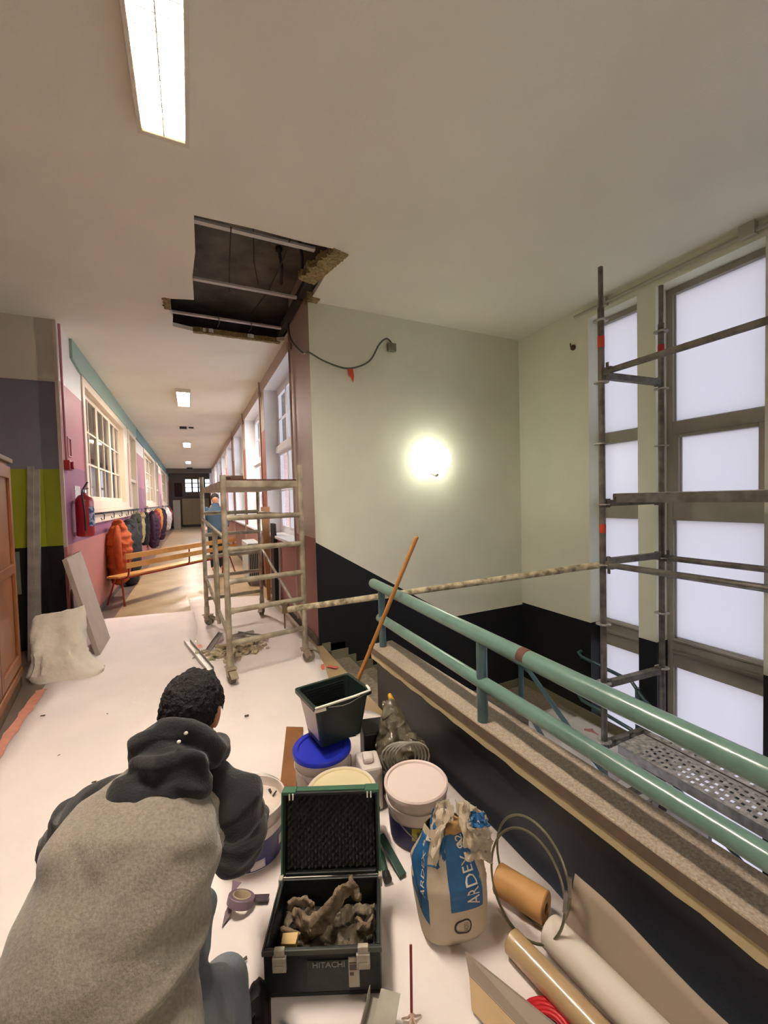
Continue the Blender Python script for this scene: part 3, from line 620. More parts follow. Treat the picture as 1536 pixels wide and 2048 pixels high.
# white sack
def sack(loc, w_, d_, h_, seed, fn_top):
    m = MB(); nu, nv = 40, 26; vs = []
    for j in range(nv+1):
        v = j/nv; z = h_*v
        bulge = (1-.12*v)*(1 if v < .7 else 1-.15*(v-.7)/.3)
        th = d_*(1 - v**2.2*.93) ; wid = w_*(bulge if v > .08 else (.8+.2*v/.08))
        lean = fn_top(v)
        for i in range(nu):
            a = 2*pi*i/nu; sx_ = (abs(cos(a))**.7)*(1 if cos(a) > 0 else -1); sy_ = (abs(sin(a))**.8)*(1 if sin(a) > 0 else -1)
            p = V3((wid/2*sx_, th/2*sy_ + lean, z))
            p += noise.noise_vector(V3((p.x*7, p.y*7, p.z*4+seed)))*.025 + noise.noise_vector(V3((p.x*22, p.y*22, p.z*9+seed)))*.008
            p.z = max(p.z, 0) if j else 0; vs.append(V3(loc)+p)
    fs = [(j*nu+i, j*nu+(i+1) % nu, (j+1)*nu+(i+1) % nu, (j+1)*nu+i) for j in range(nv) for i in range(nu)] + [tuple(range(nu))[::-1], tuple(range(nv*nu, (nv+1)*nu))]
    m.add(vs, fs, 0, True); return m
m_sack = mat('white_woven_sack', (226, 218, 202), .7, nscale=5, namt=.12, bump=.4, bscale=28)
m = sack((-1.13, 4.62, 0), .52, .34, .56, 2, lambda v: .10*v)
for i, q in enumerate(m.v):
    r = (q.x+1.13)/.26; tt = q.z/.56
    if r > 0: q.x += r*(.16*(1-min(1, tt*3.0))**1.5) - .10*r*tt*(1-tt)*1.6; q.z += .05*r*tt
    q.x -= .06*tt*.3; q.y -= .12*max(0, r)*(1-tt)
for i, q in enumerate(m.v):
    a_ = atan2(q.y-4.6, q.x+1.13); k = abs(noise.noise(V3((a_*2.6+q.z*2, q.z*1.6, 5))))*.06 + abs(noise.noise(V3((a_*7, q.z*5, 9))))*.022; d_ = V3((q.x+1.13, q.y-4.62, 0)); m.v[i] = q - d_.normalized()*k*min(1, q.z/.12)
tag(OB('rubble_sack', m, m_sack), 'full white woven sack slumped against the brown cupboard', 'sack')
# plasterboard offcut leaning on the left wall
m_pb = mat('plasterboard', (176, 162, 148), .85, nscale=5, namt=.12)
b = MB(); A = V3((-.955, 5.02, 0)); B2 = V3((-.955, 5.60, 0)); U = V3((-.27, .16, 1.0)); n_ = V3((.965, 0, .26))
b.prism([A, B2, B2 + U + V3((0, .02, .02)), A + U], V3((.045, -.01, .012)))
tag(OB('plasterboard_offcut', b, m_pb, bevel=.003), 'grey plasterboard offcut leaning on the pink corridor wall', 'plasterboard')
b = MB().prism([(-1.245, 5.62, 0), (-1.245, 6.15, 0), (-1.262, 5.95, .50), (-1.262, 5.63, .62)], (.012, 0, 0)); tag(OB('grey_board', b, mat('stained_board', (134, 112, 104), .85, nscale=7, rgb2=(104, 86, 80)), bevel=.002), 'stained grey board standing at the corner behind the plasterboard offcut', 'board')
# coat racks with jackets
m_blk = mat('black_metal', (24, 22, 24), .5)
def coat_rack(y0, y1, label):
    t = thing('coat_rack', (XL, (y0+y1)/2, 1.40), label, 'coat rack', 'black coat racks along the left wall')
    OB('rail', MB().box((XL+.005, y0, 1.40), (XL+.03, y1, 1.45)).box((XL+.14, y0, 1.43), (XL+.155, y1, 1.445)), m_blk, t)
    n = int((y1-y0)/.75)+1
    for k in range(n):
        y = y0+.04+(y1-y0-.08)*k/(n-1)
        OB('hook', MB().tube([(XL+.03, y, 1.43), (XL+.155, y, 1.44), (XL+.17, y, 1.42), (XL+.165, y, 1.36), (XL+.14, y, 1.35), (XL+.13, y, 1.38)], .007, 6), m_blk, t)
    return t
coat_rack(6.75, 12.4, 'black coat rack with hooks under the nearest interior window'); coat_rack(14.0, 20.2, 'black coat rack under the second interior window'); coat_rack(22.0, 27.8, 'black coat rack under the farthest interior window')
def jacket(y, ztop, zbot, col, label, wid=.4, dep=.26, puff=0, seed=1, hood=True, dx=0.0):
    m_j = mat('jacket_cloth_%d_%d_%d' % col, col, .8, nscale=14, namt=.25, bump=.3, bscale=30)
    x = XL+.16+dx; t = thing('jacket', (x, y, zbot), label, 'jacket', 'jackets hanging on the coat racks'); H_ = ztop-zbot
    b = MB(); secs = []
    for k in range(15):
        v = k/14; z = zbot+H_*.86*v
        wv = wid*(.92 - .22*v) if v < .7 else wid*(.766 - 1.9*(v-.7)); r2 = dep/2*(.8+.3*sin(v*2.6))*(1 if v < .8 else 1-2.0*(v-.8))
        pf = 1+ (.05*(1 if k % 2 else -1) if puff else 0)
        secs.append(((x+.0, y, z), max(wv/2, .05)*pf, max(r2, .05)*pf))
    b.loft(secs, 20, wide=(0, 1, 0))
    bm_ = fuse(b, .018, 1); bm_.disp(.02, 9, seed).disp(.007, 26, seed+1)
    OB('body', bm_, m_j, t)
    for s_ in (-1, 1):
        q = MB(); yy = y+s_*wid*.40
        q.loft([((x, y+s_*.09, zbot+H_*.80), .05, .05), ((x+.01, yy, zbot+H_*.62), .055, .06), ((x+.02, yy+s_*.01, zbot+H_*.38), .05, .055), ((x+.03, yy, zbot+H_*.17), .04, .045)], 12, wide=(0, 1, 0)); q.disp(.012, 14, seed+s_)
        OB('sleeve', q, m_j, t)
    if hood:
        q = MB().ell((x+.05, y+.02, ztop-H_*.20), (.07, .13, .10)); q.disp(.04, 9, seed+5); OB('hood', q, m_j, t)
    return t
jacket(7.95, 1.37, .36, (184, 78, 18), 'orange quilted jacket hanging above the left end of the bench', .62, .34, 1, 1)
jacket(9.25, 1.38, .10, (30, 30, 34), 'long black puffer coat hanging behind the orange jacket', .66, .34, 1, 2)
jacket(10.2, 1.40, .62, (44, 42, 40), 'dark grey jacket hanging on the nearest rack behind the long black coat', .4, .24, 0, 3)
jacket(11.1, 1.41, .72, (172, 152, 108), 'beige jacket hanging at the middle of the nearest rack', .32, .2, 0, 4)
jacket(12.0, 1.41, .60, (22, 22, 26), 'black jacket hanging at the far end of the nearest rack', .42, .24, 0, 5)
jacket(14.6, 1.41, .30, (62, 30, 56), 'dark purple coat hanging first on the second rack', .6, .36, 1, 6)
jacket(15.9, 1.41, .45, (128, 36, 48), 'red jacket hanging second on the second rack', .4, .28, 0, 7)
jacket(16.9, 1.42, .70, (190, 132, 52), 'mustard yellow jacket hanging on the second rack', .45, .3, 0, 8)
jacket(18.0, 1.42, .28, (58, 26, 50), 'plum coloured puffer coat hanging on the second rack', .6, .36, 1, 9)
jacket(19.4, 1.42, .50, (30, 28, 40), 'navy black jacket at the far end of the second rack', .5, .3, 0, 10)
jacket(22.6, 1.42, .40, (206, 204, 206), 'white coat hanging first on the farthest rack', .6, .4, 0, 11)
jacket(24.4, 1.42, .60, (130, 46, 48), 'red jacket hanging on the farthest rack', .5, .36, 0, 12)
# bench across the corridor
m_bw = mat('varnished_beech', (214, 158, 84), .4, nscale=4, rgb2=(190, 134, 66), detail=8); m_rt = mat('red_tube_paint', (140, 36, 30), .4)
P0 = V3((-1.04, 7.26, 0)); P1 = V3((.80, 9.28, 0)); d = (P1-P0); Lb = d.length; d.normalize(); s_ = V3((-d.y, d.x, 0))
t = thing('school_bench', (P0+P1)/2, 'long beech slatted bench with red tube frame standing across the corridor', 'bench')
def bp(u, v, z): return P0 + d*u + s_*v + V3((0, 0, z))
OB('seat', MB().bar(bp(0, .12, .445), bp(Lb, .12, .445), .24, .028), m_bw, t, .004)
for z in (.62, .76): OB('back_slat', MB().bar(bp(.06, -.09, z), bp(Lb-.06, -.09, z), .02, .085), m_bw, t, .004)
OB('seat_rail', MB().bar(bp(.02, .01, .42), bp(Lb-.02, .01, .42), .025, .025), m_rt, t)
for u in (.12, Lb/2, Lb-.12): OB('back_bracket', MB().tube(bez([bp(u, .2, .425), bp(u, .02, .425), bp(u, -.055, .46), bp(u, -.07, .6), bp(u, -.075, .80)], 5), .013, 8), m_rt, t)
for u, e in ((.1, -.06), (Lb-.1, .06)):
    for v0, v1 in ((.06, -.05), (.18, .3)): OB('leg', MB().tube([bp(u, v0, .425), bp(u+e, v1, 0)], .013, 8), m_rt, t)
# second person far down the corridor
def small_person():
    t = thing('person', (.50, 10.1, 0), 'person in blue top and dark trousers walking beyond the aluminium tower', 'person')
    c = V3((.50, 10.1, 0)); b = MB()
    b.loft([(c+V3((0,0,.90)), .16, .12), (c+V3((0,0,1.10)), .15, .11), (c+V3((0,0,1.35)), .19, .12), (c+V3((0,0,1.45)), .12, .08)], 16, wide=(1,0,0))
    b.loft([(c+V3((0,0,1.44)), .05, .05), (c+V3((0,0,1.52)), .05, .05)], 12)
    b.ell(c+V3((0,0,1.63)), (.078,.098,.118)); b.ell(c+V3((.0,-.1,1.62)), (.014,.02,.02))
    for s in (-1, 1):
        b.loft([(c+V3((s*.09,0,.88)), .085, .085), (c+V3((s*.09,-.02,.48)), .055, .055), (c+V3((s*.09,.02,.08)), .038, .04)], 12)
        b.loft([(c+V3((s*.09,.03,.05)), .04, .035), (c+V3((s*.1,-.14,.035)), .035, .03)], 10)
        b.loft([(c+V3((s*.19,0,1.40)), .045, .045), (c+V3((s*.25,.03,1.13)), .036, .036), (c+V3((s*.22,-.16,.98)), .026, .026)], 10)
        for k in range(5): b.loft([(c+V3((s*.22+(k-2)*.012,-.19,.97)), .008, .008), (c+V3((s*.22+(k-2)*.016,-.26,.95)), .007, .007)], 6)
    OB('body', fuse(b, .011, 1), mat('skin', (188, 132, 104), .6), t)
    b = MB(); b.loft([(c+V3((0,0,.86)), .19, .145), (c+V3((0,0,1.10)), .175, .135), (c+V3((0,0,1.35)), .205, .14), (c+V3((0,0,1.47)), .10, .09)], 16, wide=(1,0,0))
    for s in (-1, 1): b.loft([(c+V3((s*.19,0,1.40)), .06, .06), (c+V3((s*.25,.03,1.13)), .05, .05), (c+V3((s*.23,-.12,1.01)), .04, .04)], 10)
    OB('blue_top', fuse(b, .014, 1), mat('blue_work_top', (52, 74, 92), .8), t)
    b = MB()
    for s in (-1, 1): b.loft([(c+V3((s*.085,0,.88)), .105, .11), (c+V3((s*.09,-.02,.48)), .075, .08), (c+V3((s*.09,.02,.09)), .06, .065)], 12)
    OB('trousers', fuse(b, .014, 1), mat('dark_trousers', (26, 26, 30), .8), t)
    OB('hair', MB().ell(c+V3((0,.015,1.665)), (.088,.105,.105)), mat('dark_hair', (26, 20, 16), .7), t)
small_person()
# things at the end of the corridor
m_cab = mat('beige_locker', (142, 130, 100), .6, nscale=1, namt=.1); m_w3 = mat('grey_white_box', (150, 144, 136), .6)
t = thing('end_cupboard', (.3, 29.7, 0), 'wide beige cupboard closing the dark end of the corridor', 'cupboard'); OB('body', MB().box((-.55, 29.3, .15), (1.1, 29.98, 1.85)), m_cab, t, .01); OB('plinth', MB().box((-.5, 29.35, 0), (1.05, 29.95, .15)), m_dark, t)
for x0, x1 in ((-.54, -.0), (.01, .55), (.56, 1.09)): OB('door', MB().box((x0, 29.27, .18), (x1, 29.3, 1.82)), m_cab, t, .01)
tag(OB('white_cabinet', MB().box((-1.0, 27.6, 0), (-.62, 28.2, 1.75)).box((-1.0, 27.58, .9), (-.62, 27.6, .93)), m_w3, bevel=.01), 'narrow grey-white cabinet standing at the end of the coat racks', 'cabinet')
tag(OB('dark_poster_board', MB().box((-.95, 29.93, 2.0), (-.5, 29.98, 2.9)), mat('maroon_board', (58, 34, 30), .8)), 'dark red board on the end wall left of the far window', 'board')
tag(OB('smoke_detector', MB().cyl((.0, 26.0, CZ-.1), (.0, 26.0, CZ), .16, 20), m_dark), 'dark round fitting on the ceiling at the corridor end', 'ceiling fitting')
tag(OB('ceiling_sign', MB().box((-.2, 12.1, CZ-.05), (-.03, 12.25, CZ)).box((.02, 12.12, CZ-.03), (.14, 12.22, CZ)), m_dark), 'small dark fitting on the corridor ceiling beyond the first lamp', 'ceiling fitting')
# convector radiator and boards leaning on the right wall
m_rad = mat('radiator_paint', (176, 182, 182), .45)
t = thing('radiator', (1.0, 7.95, 0), 'grey-white convector heater with slots under the second corridor window', 'radiator')
OB('casing', MB().box((.90, 7.75, .06), (1.145, 8.7, .78)), m_rad, t, .012); OB('foot', MB().box((.94, 7.8, 0), (1.1, 7.86, .06)).box((.94, 8.5, 0), (1.1, 8.56, .06)), m_rad, t)
for k in range(6): OB('slot', MB().box((.93+.032*k, 7.742, .16), (.945+.032*k, 7.751, .62)), m_dark, t)
m_ply = mat('raw_pine_board', (196, 150, 104), .6, nscale=3, rgb2=(172, 124, 80), detail=8)
b = MB().prism([(.93, 6.55, 0), (.99, 6.55, 0), (1.02, 6.52, 1.38), (.86, 6.48, 1.38)], (.0, .022, 0)); b.xf(Matrix.Translation((.1, 0, 0)))
b = MB().prism([(1.02, 6.50, 0), (1.07, 6.50, 0), (1.13, 6.62, 1.46), (.99, 6.62, 1.46)], (0, .022, 0))
tag(OB('pine_board', b, m_ply, bevel=.002), 'tapered pine board leaning on the corridor wall below the windows', 'board', 'boards leaning on the right wall')
tag(OB('dark_board', MB().prism([(1.07, 6.10, 0), (1.145, 6.10, 0), (1.157, 6.3, 1.2), (1.115, 6.3, 1.2)], (0, .25, 0)), mat('black_board', (30, 24, 22), .6)), 'black board leaning beside the pine board', 'board', 'boards leaning on the right wall')
tag(OB('white_profile', MB().bar((1.12, 5.98, 0), (1.15, 6.03, .93), .025, .025), m_rad), 'thin white profile standing beside the black board', 'profile', 'boards leaning on the right wall')
tag(OB('skirting_length', MB().bar((1.10, 4.75, .02), (1.09, 6.9, .02), .03, .04), mat('pale_skirting', (170, 160, 146), .5)), 'loose pale skirting length lying along the foot of the right wall', 'skirting')
# ================================================================== FLOOR COVERINGS
m_sheet = mat('protective_fleece', (236, 226, 220), .85, nscale=2.2, namt=.08, bump=.25, bscale=14)
def sheet(name, poly, z, label, seed):
    """thin fleece laid on the floor: polygon filled, gently wavy"""
    bm = bmesh.new(); P = []
    n = len(poly)
    for i in range(n):
        a = V3((*poly[i], 0)); b = V3((*poly[(i+1) % n], 0)); k = max(1, int((b-a).length/.12)); nn = V3((-(b-a).y, (b-a).x, 0)).normalized()
        for j in range(k):
            p = a + (b-a)*j/k; P.append(p + nn*.012*noise.noise(p*6+V3((seed, 0, 0))))
    vs = [bm.verts.new(p) for p in P]; f = bm.faces.new(vs); bmesh.ops.triangulate(bm, faces=[f])
    for _ in range(4):
        ed = [e for e in bm.edges if e.calc_length() > .22]
        if ed: bmesh.ops.subdivide_edges(bm, edges=ed, cuts=1)
    bmesh.ops.triangulate(bm, faces=bm.faces[:])
    for v in bm.verts:
        q = v.co; h = .004*noise.noise(V3((q.x*3, q.y*3, seed))) + .003*noise.noise(V3((q.x*9, q.y*9, seed))); v.co.z = z + max(h, -.002)
    me = bpy.data.meshes.new(name); bm.to_mesh(me); bm.free(); me.materials.append(m_sheet)
    for p in me.polygons: p.use_smooth = True
    o = bpy.data.objects.new(name, me); COL.objects.link(o); so = o.modifiers.new('s', 'SOLIDIFY'); so.thickness = .003; so.offset = 1
    return tag(o, label, 'protective sheet')
sheet('protective_sheet', [(-.10, 7.2), (1.0, 6.85), (1.08, 5.2), (1.05, 4.3), (-.0, 4.3), (-.02, 5.5)], .003, 'white fleece sheet lying beneath the wheels of the aluminium tower', 4)
sheet('protective_sheet', [(-1.2, 6.6), (-.03, 6.42), (.012, 5.5), (-.02, 4.95), (.05, 4.75), (1.08, 4.7), (1.12, 4.2), (1.06, 3.6), (.99, 3.2), (.98, 2.85), (1.13, 2.66), (1.19, 2.5), (1.19, 1.9), (1.215, 1.0), (1.24, 0), (1.26, -1.5), (-1.1, -1.5), (-1.17, 3.5), (-1.21, 4.4), (-1.19, 5.4)], .007, 'large white fleece sheet covering the floor in the foreground', 1)
m_ptape = mat('pink_masking_tape', (210, 142, 120), .7, nscale=20, namt=.15); m_rtape = mat('red_masking_tape', (206, 110, 92), .7, nscale=20, namt=.15)
def strip(pts, wd, m_, label, z=.012, name='tape_strip', grp='tape strips round the fleece'):
    b = MB(); P = bez([(x, y, z) for x, y in pts], 5); L_ = []; R_ = []
    for i, p in enumerate(P):
        dd = (P[min(i+1, len(P)-1)]-P[max(i-1, 0)]).normalized(); n_ = V3((-dd.y, dd.x, 0)); ww = wd*(1+.5*noise.noise(p*15)); L_.append(p+n_*ww/2); R_.append(p-n_*ww/2)
    k = len(P); b.add([q for q in L_+R_], [(i, i+1, k+i+1, k+i) for i in range(k-1)]); b.add([q+V3((0,0,.0015)) for q in L_+R_], [(i, k+i, k+i+1, i+1) for i in range(k-1)])
    return tag(OB(name, b, m_), label, 'tape', grp)
strip([(-1.20, 4.30), (-1.19, 3.9), (-1.175, 3.5), (-1.15, 3.0)], .07, m_ptape, 'pink tape strip along the fleece in front of the cupboard')
strip([(1.05, 3.64), (1.02, 3.52)], .03, m_rtape, 'short red tape strip on the right edge of the fleece')
strip([(1.08, 3.58), (1.15, 3.50)], .04, m_rtape, 'torn red tape piece on the bare floor beside the stair opening')
strip([(.98, 3.10), (.985, 2.95)], .04, m_rtape, 'red tape piece where the fleece nears the low wall')
strip([(.0, 4.80), (.02, 4.70)], .06, m_ptape, 'small pink tape scrap beside the rubble')
# ================================================================== RUBBLE AND PROFILES
m_rub = mat('plaster_rubble', (206, 194, 166), .95, nscale=20, rgb2=(160, 148, 118), bump=.5, bscale=60)
random.seed(5); m = MB()
for i in range(420):
    a = random.random()*2*pi; r = abs(random.gauss(0, .5)); x = .33+.26*r*cos(a)+.05*random.random(); y = 4.42+.22*r*sin(a)
    h = max(0, .07*(1-r)); s = random.uniform(.008, .03)
    q = MB().box((-s, -s*.8, -s*.4), (s, s*.8, s*.4)); q.xf(Matrix.Translation((x, y, .012+h*random.random()+s*.3)) @ Matrix.Rotation(random.random()*6, 4, 'Z') @ Matrix.Rotation(random.uniform(-.6, .6), 4, 'X')); q.disp(s*.5, 40, i); m.add(q.v, q.f)
tag(OB('rubble_heap', m, m_rub), 'heap of broken plaster at the foot of the aluminium tower', 'rubble', kind='stuff')
CH = [(.16,4.30,.05,'flat broken plaster chunk at the left of the rubble heap'),(.30,4.25,.055,'broken plaster chunk at the near edge of the rubble heap'),(.40,4.38,.05,'broken plaster chunk right behind the nearest tower caster'),(.26,4.47,.06,'largest pale plaster chunk on top of the rubble heap'),(.56,4.46,.045,'broken plaster chunk at the far right end of the rubble heap')]
for i, (x, y, s, l) in enumerate(CH):
    q = MB().box((-s, -s*.7, -s*.22), (s, s*.7, s*.22)); q.xf(Matrix.Translation((x, y, .06+.015*(i % 3))) @ Matrix.Rotation(i*1.3, 4, 'Z') @ Matrix.Rotation(.3*sin(i*2.), 4, 'X') @ Matrix.Rotation(.3*cos(i), 4, 'Y')); q.disp(.012, 22, i)
    tag(OB('plaster_chunk', q, m_rub), l, 'plaster chunk', 'plaster chunks on the rubble heap')
def uprof(p, q, wd, ht, label, grp='metal profiles round the rubble', tw=0):
    p, q = V3(p), V3(q); dd = (q-p).normalized(); up = V3((sin(tw), 0, cos(tw))); r_ = dd.cross(up).normalized(); up = r_.cross(dd)
    m = MB(); m.bar(p, q, wd, .002, up=up).bar(p+r_*wd/2+up*ht/2, q+r_*wd/2+up*ht/2, .002, ht, up=up).bar(p-r_*wd/2+up*ht/2, q-r_*wd/2+up*ht/2, .002, ht, up=up)
    return tag(OB('metal_profile', m, m_zinc), label, 'metal profile', grp)
uprof((-.10, 4.95, .015), (.10, 3.98, .02), .06, .03, 'long steel profile lying between the rubble and the crouching man')
uprof((.10, 4.55, .02), (.25, 5.0, .05), .05, .025, 'short steel profile standing out of the back of the rubble', tw=.5)
uprof((.33, 4.86, .02), (.60, 4.88, .03), .04, .02, 'short steel profile lying behind the rubble', tw=.4)
uprof((.42, 4.95, .02), (.72, 4.55, .04), .05, .02, 'steel profile slanting right behind the rubble', tw=-.5)
# ================================================================== TOWER SCAFFOLD
m_alu = mat('dusty_aluminium', (192, 182, 160), .5, .3, nscale=9, rgb2=(140, 132, 112), bump=.15, bscale=60)
A_ = V3((.249, 3.683, 0)); B_2 = V3((.93, 3.786, 0)); C_ = V3((.126, 5.577, 0)); D_ = V3((.818, 5.675, 0))
t = thing('scaffold_tower', (A_+B_2+C_+D_)/4, 'aluminium rolling scaffold tower on casters standing over the rubble', 'scaffold tower')
tops = (1.78, 1.88, 1.87, 1.84)
def up_(p, z): return V3((p.x, p.y, z))
for p, zt_ in zip((A_, B_2, C_, D_), tops):
    OB('upright', MB().cyl(up_(p, .14), up_(p, zt_), .025, 14).cyl(up_(p, .14), up_(p, .24), .031, 14), m_alu, t)
levels = (.335, .615, .87, 1.145, 1.415)
for z in levels:
    OB('rung', MB().cyl(up_(A_, z), up_(B_2, z+.0), .024, 12).cyl(up_(A_, z)+(B_2-A_)*.02, up_(A_, z)+(B_2-A_)*.07, .029, 12), m_alu, t); OB('rung', MB().cyl(up_(C_, z), up_(D_, z), .024, 12), m_alu, t)
OB('platform', MB().prism([up_(A_, 1.675)+V3((.01,0,0)), up_(B_2, 1.675), up_(D_, 1.675), up_(C_, 1.675)], (0, 0, .06)), m_alu, t, .006)
OB('platform_deck', MB().prism([up_(A_, 1.736)+V3((.03,.02,0)), up_(B_2, 1.736)+V3((-.03,.02,0)), up_(D_, 1.736)-V3((.03,.02,0)), up_(C_, 1.736)+V3((.03,-.02,0))], (0, 0, .012)), mat('red_brown_ply', (84, 44, 34), .6), t)
def mix(a, b, f): return a + (b-a)*f
OB('side_rail', MB().cyl(up_(A_, 1.24), up_(C_, 1.34), .018, 10), m_alu, t); OB('side_rail', MB().cyl(up_(B_2, 1.40), up_(D_, 1.40), .018, 10), m_alu, t)
OB('brace', MB().cyl(up_(C_, .62), up_(A_, .40), .016, 10), m_alu, t); OB('brace', MB().cyl(up_(mix(A_, C_, .35), .34), up_(mix(A_, C_, .35), 1.28), .018, 10).cyl(up_(mix(A_, C_, .42), .34), up_(mix(A_, C_, .42), 1.28), .018, 10), m_alu, t)
OB('brace', MB().cyl(up_(D_, .95), up_(B_2, .40), .016, 10), m_alu, t)
m_wheel = mat('dusty_wheel', (128, 118, 100), .8, nscale=14, rgb2=(90, 84, 74)); m_cast = mat('caster_plate', (170, 156, 134), .5, .4, nscale=20, namt=.3)
for p, ang in ((A_, .2), (B_2, 1.5), (C_, .9), (D_, -.4)):
    f = V3((cos(ang-1.57), sin(ang-1.57), 0)); r_ = V3((-f.y, f.x, 0)); c_ = up_(p, .062)+f*.03
    k = OB('caster', MB().bar(up_(p, .135)-f*.045, up_(p, .135)+f*.07, .075, .012).bar(up_(p, .13)+r_*.032+f*.0, c_+r_*.032, .006, .06, up=f).bar(up_(p, .13)-r_*.032, c_-r_*.032, .006, .06, up=f), m_cast, t)
    OB('wheel', MB().cyl(c_-r_*.022, c_+r_*.022, .055, 20).cyl(c_-r_*.036, c_+r_*.036, .012, 10), m_wheel, k)
    OB('brake_lever', MB().bar(up_(p, .12)+f*.06, up_(p, .075)+f*.13, .06, .008), m_cast, k)
# small coupler lying on the platform
tag(OB('scaffold_coupler', MB().tube([(.33,3.75,1.765),(.30,3.9,1.775),(.36,4.0,1.765)], .016, 8).box((.35,3.9,1.751),(.44,3.98,1.79)), mat('rusty_steel', (104, 84, 64), .7, .3)), 'small rusty coupler lying on top of the tower platform', 'coupler')
# ================================================================== LARGE SCAFFOLD IN THE STAIRWELL
m_gal = mat('galvanised_scaffold', (132, 128, 120), .5, .4, nscale=12, rgb2=(92, 88, 80), bump=.1, bscale=40)
m_galb = mat('bright_galvanised', (214, 210, 204), .5, .25, nscale=25, rgb2=(140, 136, 130), bump=.2, bscale=80)
p1 = V3((3.0, 2.2, 0)); p2 = V3((3.7, 2.15, 0)); p3 = V3((3.0, .13, 0)); p4 = V3((3.7, .08, 0)); st = [(p1, -1.225, 3.33), (p2, -1.4, 3.30), (p3, -2.6, 3.33), (p4, -2.6, 3.30)]
t = thing('scaffold', (3.35, 1.2, -1.4), 'galvanised tube scaffold standing on the stairs before the tall windows', 'scaffold'); SC = t
for p, zb, zt_ in st:
    s = OB('standard', MB().cyl(up_(p, zb+.12), up_(p, zt_-.32), .0242, 16).cyl(up_(p, zt_-.34), up_(p, zt_), .019, 16), m_gal, t)
    z = -.5
    while z < 3.2:
        if z > zb+.2: OB('rosette', MB().cyl(up_(p, z-.004), up_(p, z+.004), .056, 24), m_galb, s)
        z += .4875
    j = OB('base_jack', MB().cyl(up_(p, zb), up_(p, zb+.14), .018, 12).cyl(up_(p, zb+.10), up_(p, zb+.12), .032, 12).bar(up_(p, zb+.11)-V3((.1,0,0)), up_(p, zb+.11)+V3((.1,0,0)), .012, .012), m_gal, t)
    OB('base_plate', MB().box((p.x-.075, p.y-.075, zb+.012), (p.x+.075, p.y+.075, zb+.02)), m_gal, j)
def led(a, b_, z, za=None, r=.0242):
    a, b_ = up_(a, z), up_(b_, z if za is None else za); dd = (b_-a).normalized(); m = MB().cyl(a+dd*.07, b_-dd*.07, r, 14)
    for q, s_q in ((a, 1), (b_, -1)): m.bar(q+dd*s_q*.03, q+dd*s_q*.09, .035, .06).bar(q+dd*s_q*.052+V3((0,0,.07)), q+dd*s_q*.052-V3((0,0,.07)), .01, .02, up=dd)
    return OB('ledger', m, m_gal, t)
led(p1, p3, 2.50); led(p2, p4, .965); led(p1, p3, .965); led(p3, p4, .965)
def trans(a, b_, z, m_=None):
    a, b_ = up_(a, z), up_(b_, z); dd = (b_-a).normalized(); m = MB().bar(a+dd*.05, b_-dd*.05, .048, .05)
    for q, s_q in ((a, 1), (b_, -1)): m.bar(q+dd*s_q*.03, q+dd*s_q*.07, .035, .07)
    return OB('transom', m, m_ or m_gal, t)
for z in (2.48, 1.46, .985, -.03, -.53): trans(p1, p2, z)
for z in (2.48, 1.46, -.53): trans(p3, p4, z)
trans(p1, p2, -1.03)
# perforated steel decks, holes are real openings
def deck(x0, x1, y0, y1, z, name, label, holes=True, near=1.0):
    bm = bmesh.new(); nx, ny = 21, 90; xs = [x0+(x1-x0)*i/nx for i in range(nx+1)]; ys = [y0+(y1-y0)*j/ny for j in range(ny+1)]
    vs = [[bm.verts.new((x, y, z + (.002 if 1 < i < nx-1 else 0))) for i, x in enumerate(xs)] for y in ys]
    for j in range(ny):
        for i in range(nx):
            hole_ = holes and 2 <= i <= nx-3 and 5 < j < ny-6 and j % 2 == 0 and (i+(j//2 % 2)*2) % 4 in (0, 1) and y0+(y1-y0)*j/ny > near
            if not hole_: bm.faces.new((vs[j][i], vs[j][i+1], vs[j+1][i+1], vs[j+1][i]))
    me = bpy.data.meshes.new(name); bm.to_mesh(me); bm.free(); me.materials.append(m_galb)
    dk = thing(name, ((x0+x1)/2, (y0+y1)/2, z), label, 'scaffold deck', 'steel decks on the stairwell scaffold')
    o = bpy.data.objects.new('deck_plate', me); COL.objects.link(o); o.parent = dk; o.matrix_parent_inverse = Matrix.Translation(-V3(WLOC[dk])); so = o.modifiers.new('s', 'SOLIDIFY'); so.thickness = .004
    OB('side_channel', MB().box((x0-.004, y0, z-.07), (x0, y1, z)).box((x0, y0, z-.07), (x0+.03, y1, z-.066)), m_frame if False else m_gal, dk); OB('side_channel', MB().box((x1, y0, z-.07), (x1+.004, y1, z)).box((x1-.03, y0, z-.07), (x1, y1, z-.066)), m_gal, dk)
    OB('end_cap', MB().box((x0, y1-.002, z-.06), (x1, y1+.002, z)), m_gal, dk); OB('end_cap', MB().box((x0, y0-.002, z-.06), (x1, y0+.002, z)), m_gal, dk)
    for s_q in (.2, .8):
        xx = x0+(x1-x0)*s_q; OB('claw', MB().bar((xx, y1, z-.02), (xx, y1+.06, z-.02), .04, .012).bar((xx, y1+.055, z-.0), (xx, y1+.055, z-.05), .04, .012, up=(0,1,0)), m_gal, dk)
    return dk
deck(3.03, 3.345, .14, 2.10, -.485, 'scaffold_deck', 'perforated dusty steel deck of the lower platform, nearer the green railing')
deck(3.365, 3.68, .12, 2.08, -.485, 'scaffold_deck', 'perforated dusty steel deck of the lower platform, beside the windows')
deck(3.03, 3.345, .14, 2.10, 1.535, 'scaffold_deck', 'steel deck of the upper platform at eye height, nearer side', holes=False)
deck(3.365, 3.68, .12, 2.08, 1.535, 'scaffold_deck', 'steel deck of the upper platform at eye height, window side', holes=False)
m_or = mat('orange_band', (206, 70, 40), .6)
